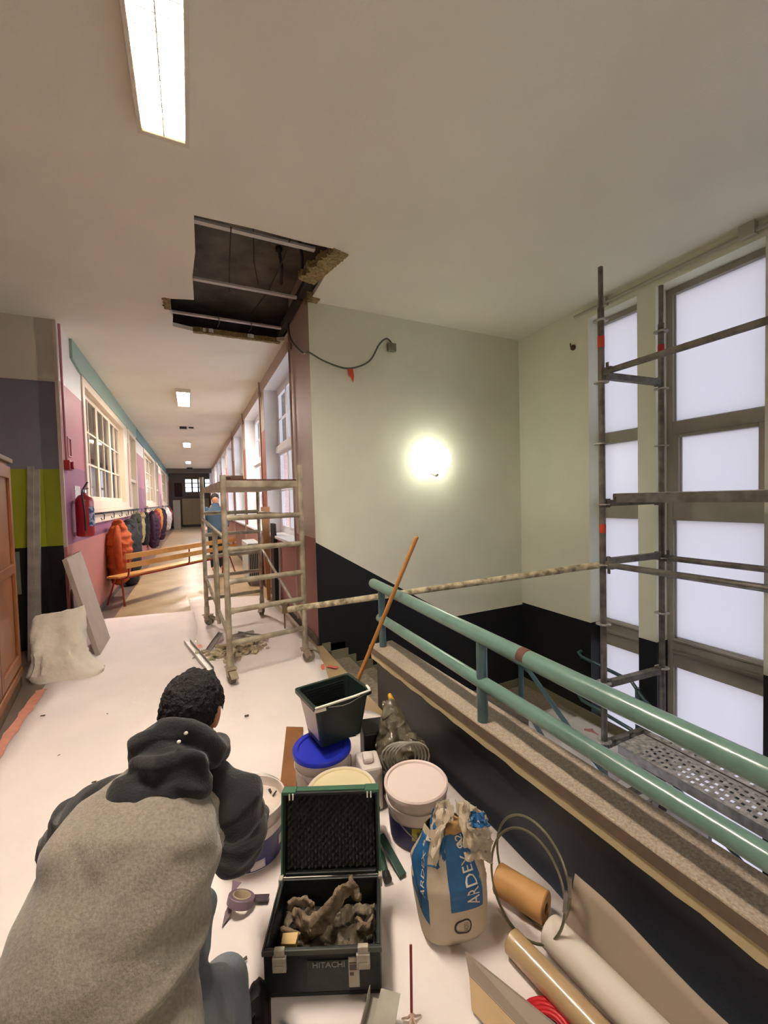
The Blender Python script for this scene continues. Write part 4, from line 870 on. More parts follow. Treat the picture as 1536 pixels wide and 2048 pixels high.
OB('orange_band', MB().cyl(up_(p1, 2.70), up_(p1, 2.79), .0255, 16), m_or, t); OB('orange_band', MB().cyl(up_(p1, 1.22), up_(p1, 1.29), .0255, 16), m_or, t); OB('red_band', MB().cyl(up_(p2, 2.72), up_(p2, 2.80), .0255, 16), mat('red_band', (170, 20, 26), .6), t)
# painter's tube from the scaffold to the tower
m_spat = mat('plaster_spattered_tube', (206, 196, 164), .7, .1, nscale=16, rgb2=(104, 92, 68), detail=8, bump=.6, bscale=40, lo=.3, hi=.6)
t = thing('scaffold_tube', (1.9, 2.9, .5), 'long plaster-spattered tube spanning from the scaffold to the aluminium tower', 'scaffold tube')
e0 = V3((2.975, 2.217, .958)); e1 = V3((.72, 3.715, .552))
OB('tube', MB().cyl(e0, e1, .027, 18), m_spat, t)
OB('coupler', MB().bar(e1+V3((.0, 0, .02)), e1+V3((.04, -.02, .02)), .07, .08).bar(e1+V3((.01,0,.0)), e1+V3((.01,0,-.17)), .016, .012, up=(1,0,0)), mat('rusty_steel', (1,1,1)), t)
# ================================================================== RAILINGS
def rail_mat(name, a, b_):
    return mat(name, a, .28, nscale=7, rgb2=b_, coat=.5, bump=.06, bscale=30, lo=.25, hi=.5)
m_gr = rail_mat('sea_green_enamel', (104, 138, 126), (88, 120, 110)); m_gr2 = rail_mat('dark_teal_enamel', (62, 92, 96), (48, 74, 80))
m_gr.node_tree.nodes['Principled BSDF'].inputs['Specular IOR Level'].default_value = .6
t = thing('landing_railing', (1.23, 1, .467), 'thick sea-green tube railing on the terrazzo coping', 'railing')
OB('upper_rail', MB().tube([(1.225, 2.80, .905), (1.225, 2.79, .905), (1.225, 2.6, .90), (1.225, 1.0, .868), (1.225, -1.9, .84)], .036, 24).ell((1.225, 2.80, .905), (.036, .036, .036)), m_gr, t)
OB('lower_rail', MB().tube([(1.225, 2.70, .668), (1.225, 1.54, .655), (1.225, .4, .655), (1.225, -1.9, .655)], .032, 24), m_gr, t)
for y in (2.66, 1.535, .20, -.95): OB('post', MB().cyl((1.225, y, .467), (1.225, y, .88), .026, 18), m_gr2, t)
OB('worn_patch', MB().tube([(1.225, 1.275, .8745), (1.225, 1.245, .8739), (1.225, 1.235, .8735)], .0363, 24), mat('rust_patch', (96, 62, 48), .8), t)
t = thing('stair_handrail', (2.7, 2.86, -.6), 'slender dark teal handrail running down the inner side of the stairs', 'railing')
ys = 2.85
OB('upper_rail', MB().tube([(1.24, 2.79, .88), (1.30, ys, .86), (2.2, ys, .30), (2.70, ys, -.02), (2.78, ys-.06, -.10), (2.80, 2.3, -.48), (2.80, 1.2, -1.17), (2.80, .0, -1.92)], .021, 16), m_gr2, t)
OB('lower_rail', MB().tube([(2.74, ys-.05, -.46), (2.80, 2.6, -.70), (2.80, 1.2, -1.57), (2.80, .0, -2.3)], .018, 14), m_gr2, t)
OB('post', MB().cyl((2.73, ys, -1.05), (2.73, ys, -.02), .024, 16), m_gr2, t)
for y in (1.9, .8): OB('post', MB().cyl((2.80, y, -1.45-.625*(1.9-y)-.2), (2.80, y, -.745-.625*(1.9-y)), .022, 14), m_gr2, t)
t = thing('wall_handrail', (3.93, 2.4, -.6), 'dark teal handrail on the window side of the stairs', 'railing')
for dz, l in ((0, 'upper_rail'), (-.50, 'lower_rail')):
    OB(l, MB().tube([(4.01, 3.22, -.28+dz), (3.96, 3.22, -.29+dz), (3.93, 3.16, -.31+dz), (3.93, 2.58, -.36+dz), (3.93, 2.45, -.50+dz), (3.93, 1.4, -1.16+dz), (3.93, .2, -1.9+dz)], .019, 14), m_gr2, t)
for y in (2.52, 1.3): OB('post', MB().cyl((3.93, y, -1.05 if y > 2 else -1.97), (3.93, y, -.40 if y > 2 else -1.2), .02, 14), m_gr2, t)
# paper over the lower flight
m_pap = mat('wrinkled_paper', (236, 232, 230), .8, nscale=5, namt=.12, bump=.4, bscale=10)
def stairpap(u, v):
    x = 2.95 + 1.0*u; prof = [(3.25, -1.05)]
    for k in range(8): prof += [(2.5-.28*k, -1.05-.175*k), (2.5-.28*k-.004, -1.05-.175*(k+1))]
    L_ = [0]
    for a, b_ in zip(prof, prof[1:]): L_.append(L_[-1]+sqrt((a[0]-b_[0])**2+(a[1]-b_[1])**2))
    s = v*L_[-1]; i = 0
    while i < len(L_)-2 and L_[i+1] < s: i += 1
    f = (s-L_[i])/(L_[i+1]-L_[i]); y = prof[i][0]+(prof[i+1][0]-prof[i][0])*f; z = prof[i][1]+(prof[i+1][1]-prof[i][1])*f
    q = V3((x, y-.012, z+.012)); q += V3((0, -1, 1))*.006*(1+noise.noise(V3((x*8, y*8, z*8)))); return q
tag(OB('stair_paper', MB().grid(stairpap, 24, 150), m_pap, solid=.002), 'wrinkled white paper draped down the stairs under the scaffold', 'paper covering')
def landpap(u, v): 
    x = 2.72+1.2*u; y = 2.55+.95*v; return (x, y, -1.046+.006*noise.noise(V3((x*5, y*5, 0))) + .004)
tag(OB('landing_paper', MB().grid(landpap, 20, 16), m_pap, solid=.002), 'white paper sheet laid on the half landing', 'paper covering')
strip([(3.55, 3.35), (3.75, 3.0), (3.9, 2.9)], .12, mat('pink_tape_wide', (206, 140, 134), .7), 'pink tape patch on the half landing below the windows', z=-1.036)
t = thing('stair_tape', (3.97, 1.5, -1.6), 'red tape run along the window side of the papered stairs', 'tape')
for k in range(2, 6):
    y1 = 2.5-.28*k; z = -1.05-.175*(k+1)+.022; OB('tape_piece', MB().box((3.945, y1-.27, z+.002), (3.985, y1-.01, z+.006)), mat('crimson_tape', (180, 50, 60), .6), t)
# ================================================================== FOREGROUND THINGS
m_pail = mat('white_pail_plastic', (218, 208, 200), .45, nscale=6, namt=.08)
m_navy = mat('navy_pail_print', (34, 36, 92), .45, nscale=5, namt=.2)
m_wire = mat('steel_wire', (160, 158, 152), .35, .9)
def bucket(name, c, rb, rt, h, label, rim=.006, band=None, lid=None, lidm=None, inner=True, cat_='bucket', grp='paint buckets in the foreground'):
    c = V3(c); t = thing(name, c, label, cat_, grp); rr = lambda z: rb+(rt-rb)*z/h
    prof = [(0, 0), (rb-.008, 0), (rb, .008), (rr(h*.72), h*.72), (rr(h*.72)+.006, h*.725), (rr(h*.74)+.006, h*.745), (rr(h*.75), h*.75), (rr(h*.93), h*.93), (rt+rim, h*.935), (rt+rim, h-.002), (rt+rim*.5, h), (rt-.002, h)]
    if inner: prof += [(rr(h*.5)-.006, h*.5), (rr(h*.45)-.006, h*.45), (0, h*.45)]
    else: prof += [(rt-.006, h-.012), (rt-.01, h-.013), (0, h-.013)]
    OB('pail', MB().lathe(prof, c, 48), m_pail, t)
    if band:
        z0, z1 = band; OB('printed_band', MB().lathe([(rr(z0)+.0008, z0), (rr(z1)+.0008, z1)], c, 48), m_navy, t)
    return t
# bucket the man works at
cA = V3((.185, 1.84, .01)); tA = bucket('paint_bucket', cA, .128, .143, .235, 'open navy and white bucket with rubble and a tool in front of the man', band=(.012, .13))
OB('filler', MB().lathe([(0, .205), (.08, .207), (.132, .20), (.138, .195)], cA, 36).disp(.004, 20), mat('wet_filler', (214, 200, 186), .6, nscale=12, namt=.2, bump=.4, bscale=30), tA)
random.seed(3)
for k in range(14):
    a = random.random()*6.28; r = .03+.09*random.random(); q = MB().box((-.012, -.003, -.002), (.012, .003, .003)); q.xf(Matrix.Translation(cA+V3((r*cos(a), r*sin(a), .212))) @ Matrix.Rotation(random.random()*3, 4, 'Z')); q.disp(.006, 60, k)
    OB('debris', q, m_cabk, tA)
OB('bail_handle', MB().tube([cA+V3((.148*cos(a), .148*sin(a), .225+.02*sin(a))) for a in [0.1+i*.2 for i in range(15)]], .0025, 6), m_wire, tA)
for a, w_, z0, z1 in ((-1.75, .45, .02, .055), (-.75, .18, .06, .10)):
    m = MB(); m.grid(lambda u, v: cA+V3(((.1325+.0+z0*.06)*cos(a+w_*u), (.1325+z0*.06)*sin(a+w_*u), z0+(z1-z0)*v)), 8, 1); OB('white_sticker', m, mat('sticker_white', (200, 192, 190), .6), tA, solid=.0006)
# bucket with blue lid, scuttle standing on it
cB = V3((.565, 2.02, .01)); tB = bucket('paint_bucket', cB, .130, .142, .25, 'white bucket with a blue lid carrying the dark green scuttle', band=(.01, .09), inner=False)
OB('blue_lid', MB().lathe([(0, .254), (.118, .254), (.122, .262), (.146, .264), (.151, .258), (.151, .240), (.145, .238), (.145, .25), (0, .25)], cB, 48), mat('blue_lid_plastic', (30, 44, 170), .4), tB)
OB('bail_handle', MB().tube([cB+V3((.149*cos(a), .149*sin(a), .20-.12*sin((a-3.3)*1.0)**2)) for a in [3.3+i*.2 for i in range(15)]], .0025, 6), m_wire, tB)
# scuttle
m_scut = mat('dark_green_scuttle', (30, 48, 38), .4, nscale=6, rgb2=(22, 36, 30)); m_spl = mat('dried_paint', (226, 222, 210), .6)
S_ = Matrix.Translation((.655, 2.085, .285)) @ Matrix.Rotation(radians(8), 4, 'Z')
def sc(x, y, z): return S_ @ V3((x, y, z))
t = thing('paint_scuttle', (.655, 2.085, .285), 'dark green square scuttle with a ribbed side standing on the blue lid', 'scuttle')
wb, wt, db, dt, hh = .118, .155, .095, .125, .235
def ring(wx, wy, z, r=.02, n=3):
    out = []
    for sx2, sy2, a0 in ((1, 1, 0), (-1, 1, 90), (-1, -1, 180), (1, -1, 270)):
        for k in range(n+1):
            a = radians(a0+90*k/n); out.append(sc(sx2*(wx-r)+r*cos(a), sy2*(wy-r)+r*sin(a), z))
    return out
R0 = ring(wb, db, 0); R1 = ring(wt, dt, hh); R1o = ring(wt+.014, dt+.014, hh); R1p = ring(wt+.014, dt+.014, hh-.018); R2 = ring(wt-.004, dt-.004, hh); R3 = ring(wb-.004, db-.004, .006)
seq = [R0, R1, R1p, R1o, R2, R3]; n = len(R0); m = MB(); m.add(sum(seq, []), [(i*n+k, i*n+(k+1) % n, (i+1)*n+(k+1) % n, (i+1)*n+k) for i in range(5) for k in range(n)] + [tuple(range(n))[::-1], tuple(range(5*n, 6*n))])
OB('tub', m, m_scut, t)
m = MB()
for k in range(13):
    z = .03+.015*k; f = z/hh; yb_ = db+(dt-db)*f-.006; xx = wb+(wt-wb)*f-.006
    m.bar(sc(-xx+.02, yb_-.006, z), sc(xx*.98-.02, yb_-.006, z), .006, .006); m.bar(sc(-xx+.004, -yb_+.02, z), sc(-xx+.004, yb_-.01, z), .006, .006)
OB('roller_grid', m, m_blk, t)
OB('paint_drips', MB().bar(sc(-wt-.01, -dt-.012, hh+.002), sc(wt*.55, -dt-.012, hh+.002), .012, .006).bar(sc(wt*.2, -dt-.014, hh+.003), sc(wt, -dt-.012, hh+.004), .014, .006).bar(sc(-wt-.014, -dt-.01, hh-.014), sc(-wt+.05, -dt-.015, hh-.014), .004, .016).bar(sc(wt, -dt-.0, hh+.004), sc(wt+.012, -dt+.05, hh+.004), .012, .004).disp(.006, 40), m_spl, t)
OB('side_sticker', MB().prism([sc(-wb-.003, -db+.02, .03), sc(-wb-.003, db-.02, .03), sc(-wt+.004, dt-.03, .2), sc(-wt+.004, -dt+.02, .2)], S_.to_3x3() @ V3((-.002, 0, 0))), m_pail, t)
OB('wire_handle', MB().tube([sc(-wt*.6, -dt-.016, hh-.01), sc(-.02, -dt-.022, hh-.022), sc(.02, -dt-.022, hh-.022), sc(wt*.9, -dt-.016, hh)], .0025, 6), m_wire, t)
# bucket behind the case and the closed bucket by the bag
cC = V3((.545, 1.66, .01)); tC = bucket('paint_bucket', cC, .125, .148, .27, 'cream lidded bucket behind the open tool case', inner=False)
OB('cream_lid', MB().lathe([(0, .262), (.136, .262), (.140, .268), (.150, .27), (.154, .262), (.154, .25), (.148, .248), (.148, .257), (0, .257)], cC, 48), mat('cream_lid', (212, 200, 158), .5), tC)
cD = V3((.885, 1.60, .01)); tD = bucket('paint_bucket', cD, .122, .139, .235, 'white lidded bucket with a navy label beside the torn cement bag', band=(.008, .115), inner=False)
OB('white_lid', MB().lathe([(0, .227), (.132, .227), (.134, .236), (.141, .24), (.147, .234), (.147, .22), (.14, .215), (.14, .219), (0, .217)], cD, 48), mat('pinkish_lid', (224, 208, 200), .5), tD)
m = MB(); m.grid(lambda u, v: cD+V3(((.1325+.02*v*0)*cos(-2.25+.75*u), .1325*sin(-2.25+.75*u), .06+.055*v)), 10, 1); OB('yellow_label', m, mat('yellow_label', (168, 160, 60), .5, nscale=18, rgb2=(70, 64, 40), lo=.45, hi=.55), tD, solid=.0008)
OB('bail_handle', MB().tube([cD+V3((.148*cos(a), .148*sin(a), .19-.13*sin((a-2.9)*.9)**2)) for a in [2.9+i*.15 for i in range(20)]], .0025, 6), m_wire, tD)
# white canister, brown board, crumpled bag, hose and black box behind
m = MB().box((.66, 1.84, .01), (.76, 2.0, .24)); q = MB()
tag(OB('white_canister', MB().prism([(.70,1.80,.01),(.80,1.78,.01),(.83,1.92,.01),(.72,1.95,.01)], (0,0,.22)).prism([(.72,1.83,.23),(.77,1.82,.23),(.79,1.88,.23),(.74,1.90,.23)], (0,0,.03)), m_pail, bevel=.012), 'white plastic canister between the blue-lidded bucket and the crumpled bag', 'canister')
tag(OB('brown_board', MB().prism([(.52, 2.72, .012), (.62, 2.66, .012), (.40, 1.98, .012), (.33, 2.02, .012)], (0, 0, .018)), mat('brown_ply', (146, 98, 54), .6, nscale=4, rgb2=(120, 78, 40)), bevel=.002), 'brown plywood strip lying under the blue-lidded bucket', 'board')
m_bag = mat('crumpled_olive_plastic', (112, 104, 84), .35, nscale=10, rgb2=(66, 58, 46), bump=.5, bscale=30, coat=.3)
b = MB(); b.loft([((.93, 1.86, .06), .12, .07), ((.95, 1.93, .16), .13, .08), ((.98, 2.0, .26), .10, .06), ((1.02, 2.12, .33), .05, .03)], 24, wide=(1, .3, 0)); b.ell((1.03, 1.92, .12), (.10, .13, .14)); b = fuse(b, .009, 0)
for i, q in enumerate(b.v):
    r_ = abs(noise.noise(V3((q.x*16+q.z*9, q.y*16-q.z*9, q.z*5)))); b.v[i] = q + V3((-.5, -.8, .1))*(.07*r_) + noise.noise_vector(q*24)*.014 + noise.noise_vector(q*60)*.005
    if b.v[i].x > 1.175: b.v[i].x = 1.175
    if b.v[i].z < .012: b.v[i].z = .012
tag(OB('crumpled_bag', b, m_bag), 'crumpled olive plastic bag stuffed against the black low wall', 'bag')
t = thing('cable_coil', (.93, 1.84, .2), 'grey cable coil draped over the crumpled bag', 'cable')
for k in range(5): OB('cable_loop', MB().tube([V3((.90+.015*k, 1.80+.012*k, .20)) + V3((.075*cos(a)+.02*sin(a*2), -.03*cos(a)-.02*k, .11*sin(a))) for a in [i*.3 for i in range(21)]], .005, 6, closed=True), mat('light_grey_cable', (150, 146, 134), .5), t)
t = thing('grinder_tool', (1.03, 2.1, .2), 'dusty power tool with a yellow tip leaning on the low wall', 'power tool')
OB('tool_body', MB().loft([((1.05, 1.92, .18), .035, .035), ((1.05, 2.05, .25), .034, .034), ((1.06, 2.17, .30), .025, .025)], 14), mat('dusty_grey_plastic', (92, 86, 74), .6, nscale=10, namt=.3), t); OB('yellow_tip', MB().loft([((1.06, 2.19, .31), .018, .018), ((1.065, 2.23, .325), .014, .014)], 10), mat('yellow_plastic', (206, 160, 40), .5), t)
tag(OB('black_box', MB().prism([(.80,2.02,.012),(.96,1.98,.012),(1.0,2.14,.012),(.84,2.18,.012)], (0, 0, .25)), m_blk, bevel=.01), 'black box standing behind the scuttle against the low wall', 'box')
# broom handle
t = thing('broom', (.80, 2.3, 0), 'long wooden broom handle leaning on the railing post', 'broom')
bA = V3((.775, 2.47, .02)); bB = V3((1.29, 2.245, 1.29)); OB('handle', MB().cyl(bA, bB, .0135, 14).ell(bB, (.0135,.0135,.0135)), mat('honey_wood', (176, 122, 60), .45, nscale=9, namt=.15), t)
OB('broom_head', MB().bar(bA+V3((-.14,.02,.03)), bA+V3((.14,-.02,.03)), .05, .04), m_ply, t, .006); OB('bristles', MB().bar(bA+V3((-.135,.02,.0)), bA+V3((.135,-.02,.0)), .045, .03), m_dark, t)
# ------------------------------------------------------------------ open tool case
Q = Matrix.Translation((.146, 1.262, .011)) @ Matrix.Rotation(-radians(24.6), 4, 'Z')
def cs(x, y, z): return Q @ V3((x, y, z))
W_, D0, H0 = .362, .245, .150; m_case = mat('dark_green_case', (19, 27, 24), .5, nscale=9, namt=.4, bump=.15, bscale=90); m_green = mat('green_rim', (52, 96, 72), .5)
m_foam = mat('egg_foam', (46, 45, 42), .9)
t = thing('tool_case', (.146, 1.262, .011), 'open dark green tool case with egg-crate foam lid and dusty scraps inside', 'tool case')
def cb(a, b_, M_=Q): return MB().box(a, b_).xf(M_)
b = MB().box((0,0,0),(W_,D0,.012)).box((0,0,.012),(W_,.012,H0)).box((0,D0-.012,.012),(W_,D0,H0)).box((0,.012,.012),(.012,D0-.012,H0)).box((W_-.012,.012,.012),(W_,D0-.012,H0)).xf(Q)
OB('base_shell', b, m_case, t, .003); OB('rim', MB().box((-.004,-.004,H0-.012),(W_+.004,.0,H0+.003)).box((-.004,0,H0-.012),(0,D0,H0+.003)).box((W_,0,H0-.012),(W_+.004,D0,H0+.003)).xf(Q), mat('dusty_rim', (70, 72, 62), .6), t)
LM = Q @ Matrix.Translation((0, D0, H0)) @ Matrix.Rotation(radians(8), 4, 'X').inverted() if False else Q @ Matrix.Translation((0, D0, H0)) @ Matrix.Rotation(radians(-10), 4, 'X')
LH = .285
OB('lid_shell', MB().box((0,.035,0),(W_,.045,LH)).box((0,0,0),(.012,.035,LH)).box((W_-.012,0,0),(W_,.035,LH)).box((.012,0,0),(W_-.012,.035,.012)).box((.012,0,LH-.012),(W_-.012,.035,LH)).xf(LM), m_case, t, .003)
OB('lid_edge', MB().box((-.003,-.004,LH-.006),(.05,.04,LH+.006)).box((.05,.01,LH-.004),(W_-.05,.04,LH+.004)).box((W_-.05,-.004,LH-.006),(W_+.003,.04,LH+.006)).box((-.004,-.003,0),(.003,.03,LH)).box((W_-.003,-.003,0),(W_+.004,.03,LH)).xf(LM), m_green, t, .002)
OB('lid_hook', MB().box((.025,-.006,LH-.022),(.03,.0,LH)).box((.038,-.006,LH-.022),(.043,0,LH)).box((W_-.043,-.006,LH-.022),(W_-.038,0,LH)).box((W_-.03,-.006,LH-.022),(W_-.025,0,LH)).xf(LM), m_spl, t)
def foam(u, v):
    x = .014+(W_-.028)*u; z = .014+(LH-.028)*v; k = sin(pi*u*26)*sin(pi*v*20); return LM @ V3((x, .034-.026*(k*.5+.5)**1.5, z))
OB('egg_crate_foam', MB().grid(foam, 140, 110), m_foam, t)
OB('base_foam', MB().box((.013,.013,.012),(W_-.013,D0-.013,.05)).xf(Q), m_foam, t)
m_latch = mat('latch_plastic', (186, 178, 160), .5, nscale=30, namt=.3)
for x in (.03, W_-.075): OB('latch', MB().box((x,-.014,H0-.055),(x+.042,-.002,H0-.008)).box((x+.006,-.018,H0-.05),(x+.036,-.014,H0-.03)).box((x+.005,-.01,H0-.008),(x+.037,.004,H0+.012)).xf(Q), m_latch, t, .003)
for x in (-.008, W_-.006): OB('hinge', MB().box((x,D0-.02,H0-.03),(x+.014,D0+.005,H0+.01)).xf(Q), m_latch, t, .002)
OB('front_label', MB().box((.135,-.0035,.02),(.262,-.001,.118)).xf(Q), mat('dark_label', (40, 52, 46), .5, nscale=60, rgb2=(30, 38, 34)), t)
OB('white_label', MB().box((.262,-.0045,.03),(.295,-.001,.125)).xf(Q), mat('data_label', (176, 166, 150), .6), t); OB('label_print', MB().box((.265,-.0052,.085),(.292,-.0044,.103)).box((.265,-.0052,.106),(.289,-.0044,.110)).box((.266,-.0052,.068),(.278,-.0044,.078)).xf(Q), mat('label_ink', (84, 78, 72), .6), t)
ex = (Q.to_3x3() @ V3((1,0,0))); lettering('HITACHI', .026, cs(.150, -.0052, .098), ex, (0,0,1), mat('silver_print', (150, 150, 140), .5), t, depth=.001)
lettering('18V', .012, cs(.15, -.0052, .032), ex, (0,0,1), mat('silver_print', (1,1,1)), t, depth=.001) if False else None
# scraps inside the case
m_scr = mat('dusty_scrap', (158, 140, 112), .85, nscale=14, rgb2=(92, 76, 58), bump=.5, bscale=50)
def scrap(pts, rad, seed, label, name='dusty_bracket', m_=None):
    b = MB(); b.loft([(cs(*p), r, r*.45) for p, r in zip(pts, rad)], 12, wide=(0, 0, 1)); b = fuse(b, .005, 0); b.disp(.010, 38, seed).disp(.004, 110, seed)
    return tag(OB(name, b, m_ or m_scr), label, 'scrap', 'dusty scraps in the tool case')
scrap([(.07,.15,.10),(.13,.10,.11),(.18,.11,.135),(.22,.16,.16),(.26,.19,.165),(.28,.17,.14)], [.03,.04,.036,.034,.036,.024], 1, 'large dusty bent bracket lying across the tool case')
scrap([(.05,.17,.12),(.09,.18,.13),(.13,.16,.12)], [.022,.02,.012], 2, 'small dusty scrap at the back left of the tool case')
scrap([(.285,.13,.10),(.29,.11,.09),(.325,.11,.09),(.335,.13,.10)], [.022,.02,.018,.018], 3, 'dusty U-shaped scrap at the right of the tool case')
scrap([(.04,.10,.09),(.09,.10,.085)], [.028,.018], 4, 'crumbled dusty scrap at the left of the tool case')
tag(OB('foam_piece', MB().box((.04,.05,.09),(.09,.085,.115)).xf(Q).disp(.003, 40), mat('yellow_sponge', (206, 176, 116), .8)), 'small pale yellow block in the front left of the tool case', 'sponge')
b = MB(); b.grid(lambda u, v: cs(.02+.32*u, .02+.19*v, .055+.035*noise.noise(V3((u*9, v*6, 2)))+.02*u*v+.006*noise.noise(V3((u*40, v*30, 1)))), 60, 36)
tag(OB('crumpled_plastic', b, mat('dusty_plastic_film', (128, 116, 92), .5, nscale=25, rgb2=(60, 52, 40), bump=.5, bscale=60), solid=.002), 'crumpled dusty plastic filling the bottom of the tool case', 'plastic')
# ------------------------------------------------------------------ cement bag
bc = V3((.795, 1.185, .011)); Bm = Matrix.Translation(bc) @ Matrix.Rotation(radians(-14), 4, 'Z')
def bag_pt(a, v, off=0):
    """a angle, v 0..1 height of the paper bag surface"""
    h = .37; z = h*v; w2 = .118*(1+.10*sin(v*pi)) * (1 if v < .62 else 1-.42*((v-.62)/.38)**1.2); d2 = .080*(1+.15*sin(v*pi)) * (1 if v < .55 else 1-.62*((v-.55)/.45))
    if v < .06: w2 *= .86+.14*v/.06; d2 *= .86+.14*v/.06
    e = .62; c_, s__ = cos(a), sin(a); x = (w2+off)*(abs(c_)**e)*(1 if c_ > 0 else -1); y = (d2+off)*(abs(s__)**e)*(1 if s__ > 0 else -1)
    n_ = noise.noise(V3((x*14, y*14, z*9)))*.010*(.3+v*1.6) + (.016*noise.noise(V3((a*2.2, z*14, 4))) if v > .5 else 0)
    return Bm @ V3((x*(1+n_*6) - .02*v, y*(1+n_*6)+.012*v, z))
def bagmesh(a0, a1, v0, v1, nu, nv, off): return MB().grid(lambda u, v: bag_pt(a0+(a1-a0)*u, v0+(v1-v0)*v, off), nu, nv)
m_kraft = mat('grey_white_kraft', (196, 182, 158), .8, nscale=9, namt=.12, bump=.35, bscale=26); m_blue = mat('blue_bag_print', (26, 92, 142), .6, nscale=12, namt=.25, bump=.3, bscale=30)
t = thing('cement_bag', bc, 'torn open blue and white paper cement bag', 'cement bag')
b = bagmesh(0, 2*pi, 0, 1, 96, 60, 0); OB('paper_body', b, m_kraft, t)
OB('bag_bottom', MB().add([bag_pt(2*pi*i/48, 0) for i in range(48)], [tuple(range(48))[::-1]]), m_kraft, t)
# angle 3pi/2 = facing camera; left face near pi
def bluepatch(fa, fv, nu=30, nv=30, off=.0015): return OB('blue_panel', MB().grid(lambda u, v: bag_pt(fa(u, v), fv(u, v), off), nu, nv), m_blue, t, solid=.0006)
bluepatch(lambda u, v: 3.05+(.95)*u*(.95+.05*v), lambda u, v: .42+.52*v-.17*u*(1-v))      # left big blue face
bluepatch(lambda u, v: 4.62+.62*u, lambda u, v: .36+.62*v)                              # front right blue band
OB('logo_oval', MB().grid(lambda u, v: bag_pt(4.76+.11*(.75+.25*v)*cos(2*pi*u), .20+.075*(.8+.2*v)*sin(2*pi*u), .002), 40, 1), mat('dark_print', (62, 52, 44), .7), t, solid=.0005)
OB('logo_oval', MB().grid(lambda u, v: bag_pt(3.45+.17*(.75+.25*v)*cos(2*pi*u), .42+.075*(.8+.2*v)*sin(2*pi*u), .002), 40, 1), mat('dark_print', (1,1,1)), t, solid=.0005)
m_wpr = mat('white_print', (214, 206, 190), .7)
def bagtext(txt, size, a0, v0, m_, rot=True, off=.003, ka=1.0):
    # runs up the bag: text x -> +v, text y -> -a
    def fn(x, y, z):
        return bag_pt(a0 - y*ka/.115 , v0 + x/.37, off)
    lettering(txt, size, None, (1,0,0), (0,1,0), m_, t, fn=fn, depth=.0)
bagtext('ARDEX A', .046, 5.10, .40, m_wpr, ka=1.1)
bagtext('828', .04, 5.06, .84, m_wpr, ka=1.1)
bagtext('ARDEX', .011, 4.80, .15, mat('dark_print', (1,1,1)))
bagtext('ARDEX', .040, 3.85, .50, m_wpr); bagtext('8', .036, 3.55, .86, m_wpr)
# torn top flaps
def flap(P, m_, seed, name='torn_flap'):
    """P: 4 corners"""
    P = [V3(p) for p in P]
    def fn(u, v):
        q = P[0]*(1-u)*(1-v)+P[1]*u*(1-v)+P[2]*u*v+P[3]*(1-u)*v
        return q + noise.noise_vector(V3((u*4, v*4, seed)))*.014 + noise.noise_vector(V3((u*13, v*13, seed)))*.005
    return OB(name, MB().grid(fn, 22, 18), m_, t, solid=.0015)
T = lambda x, y, z: Bm @ V3((x, y, z))
flap([T(-.11,-.05,.27), T(-.02,-.06,.27), T(.0,.01,.41), T(-.06,.02,.42)], m_blue, 1); flap([T(-.10,-.02,.34), T(-.0,-.03,.33), T(.015,.02,.43), T(-.04,.03,.44)], m_kraft, 2)
flap([T(-.105,-.03,.30), T(-.08,-.06,.30), T(-.01,-.02,.425), T(-.04,.01,.43)], m_kraft, 3)
flap([T(.02,-.05,.33), T(.06,-.05,.31), T(.07,.0,.43), T(.03,.02,.44)], m_kraft, 4); flap([T(.05,-.05,.36), T(.13,-.05,.33), T(.15,.02,.36), T(.06,.03,.42)], m_kraft, 5)
flap([T(.06,-.055,.39), T(.12,-.05,.375), T(.125,.0,.385), T(.07,.0,.405)], m_blue, 6); flap([T(.02,-.07,.29), T(.13,-.06,.255), T(.15,.0,.28), T(.05,.0,.33)], m_kraft, 7)
flap([T(.07,-.075,.23), T(.10,-.06,.16), T(.12,-.01,.24), T(.09,-.01,.30)], m_kraft, 8)
OB('bag_contents', MB().ell(T(.0,0,.36), (.045,.035,.02)).disp(.012, 40), mat('ochre_powder', (176, 136, 84), .9, nscale=30, namt=.4), t)
lettering('82', .042, T(.075,-.056,.372), Bm.to_3x3() @ V3((.9,.15,-.12)), Bm.to_3x3() @ V3((.1,.8,.5)), m_wpr, t, depth=.001)
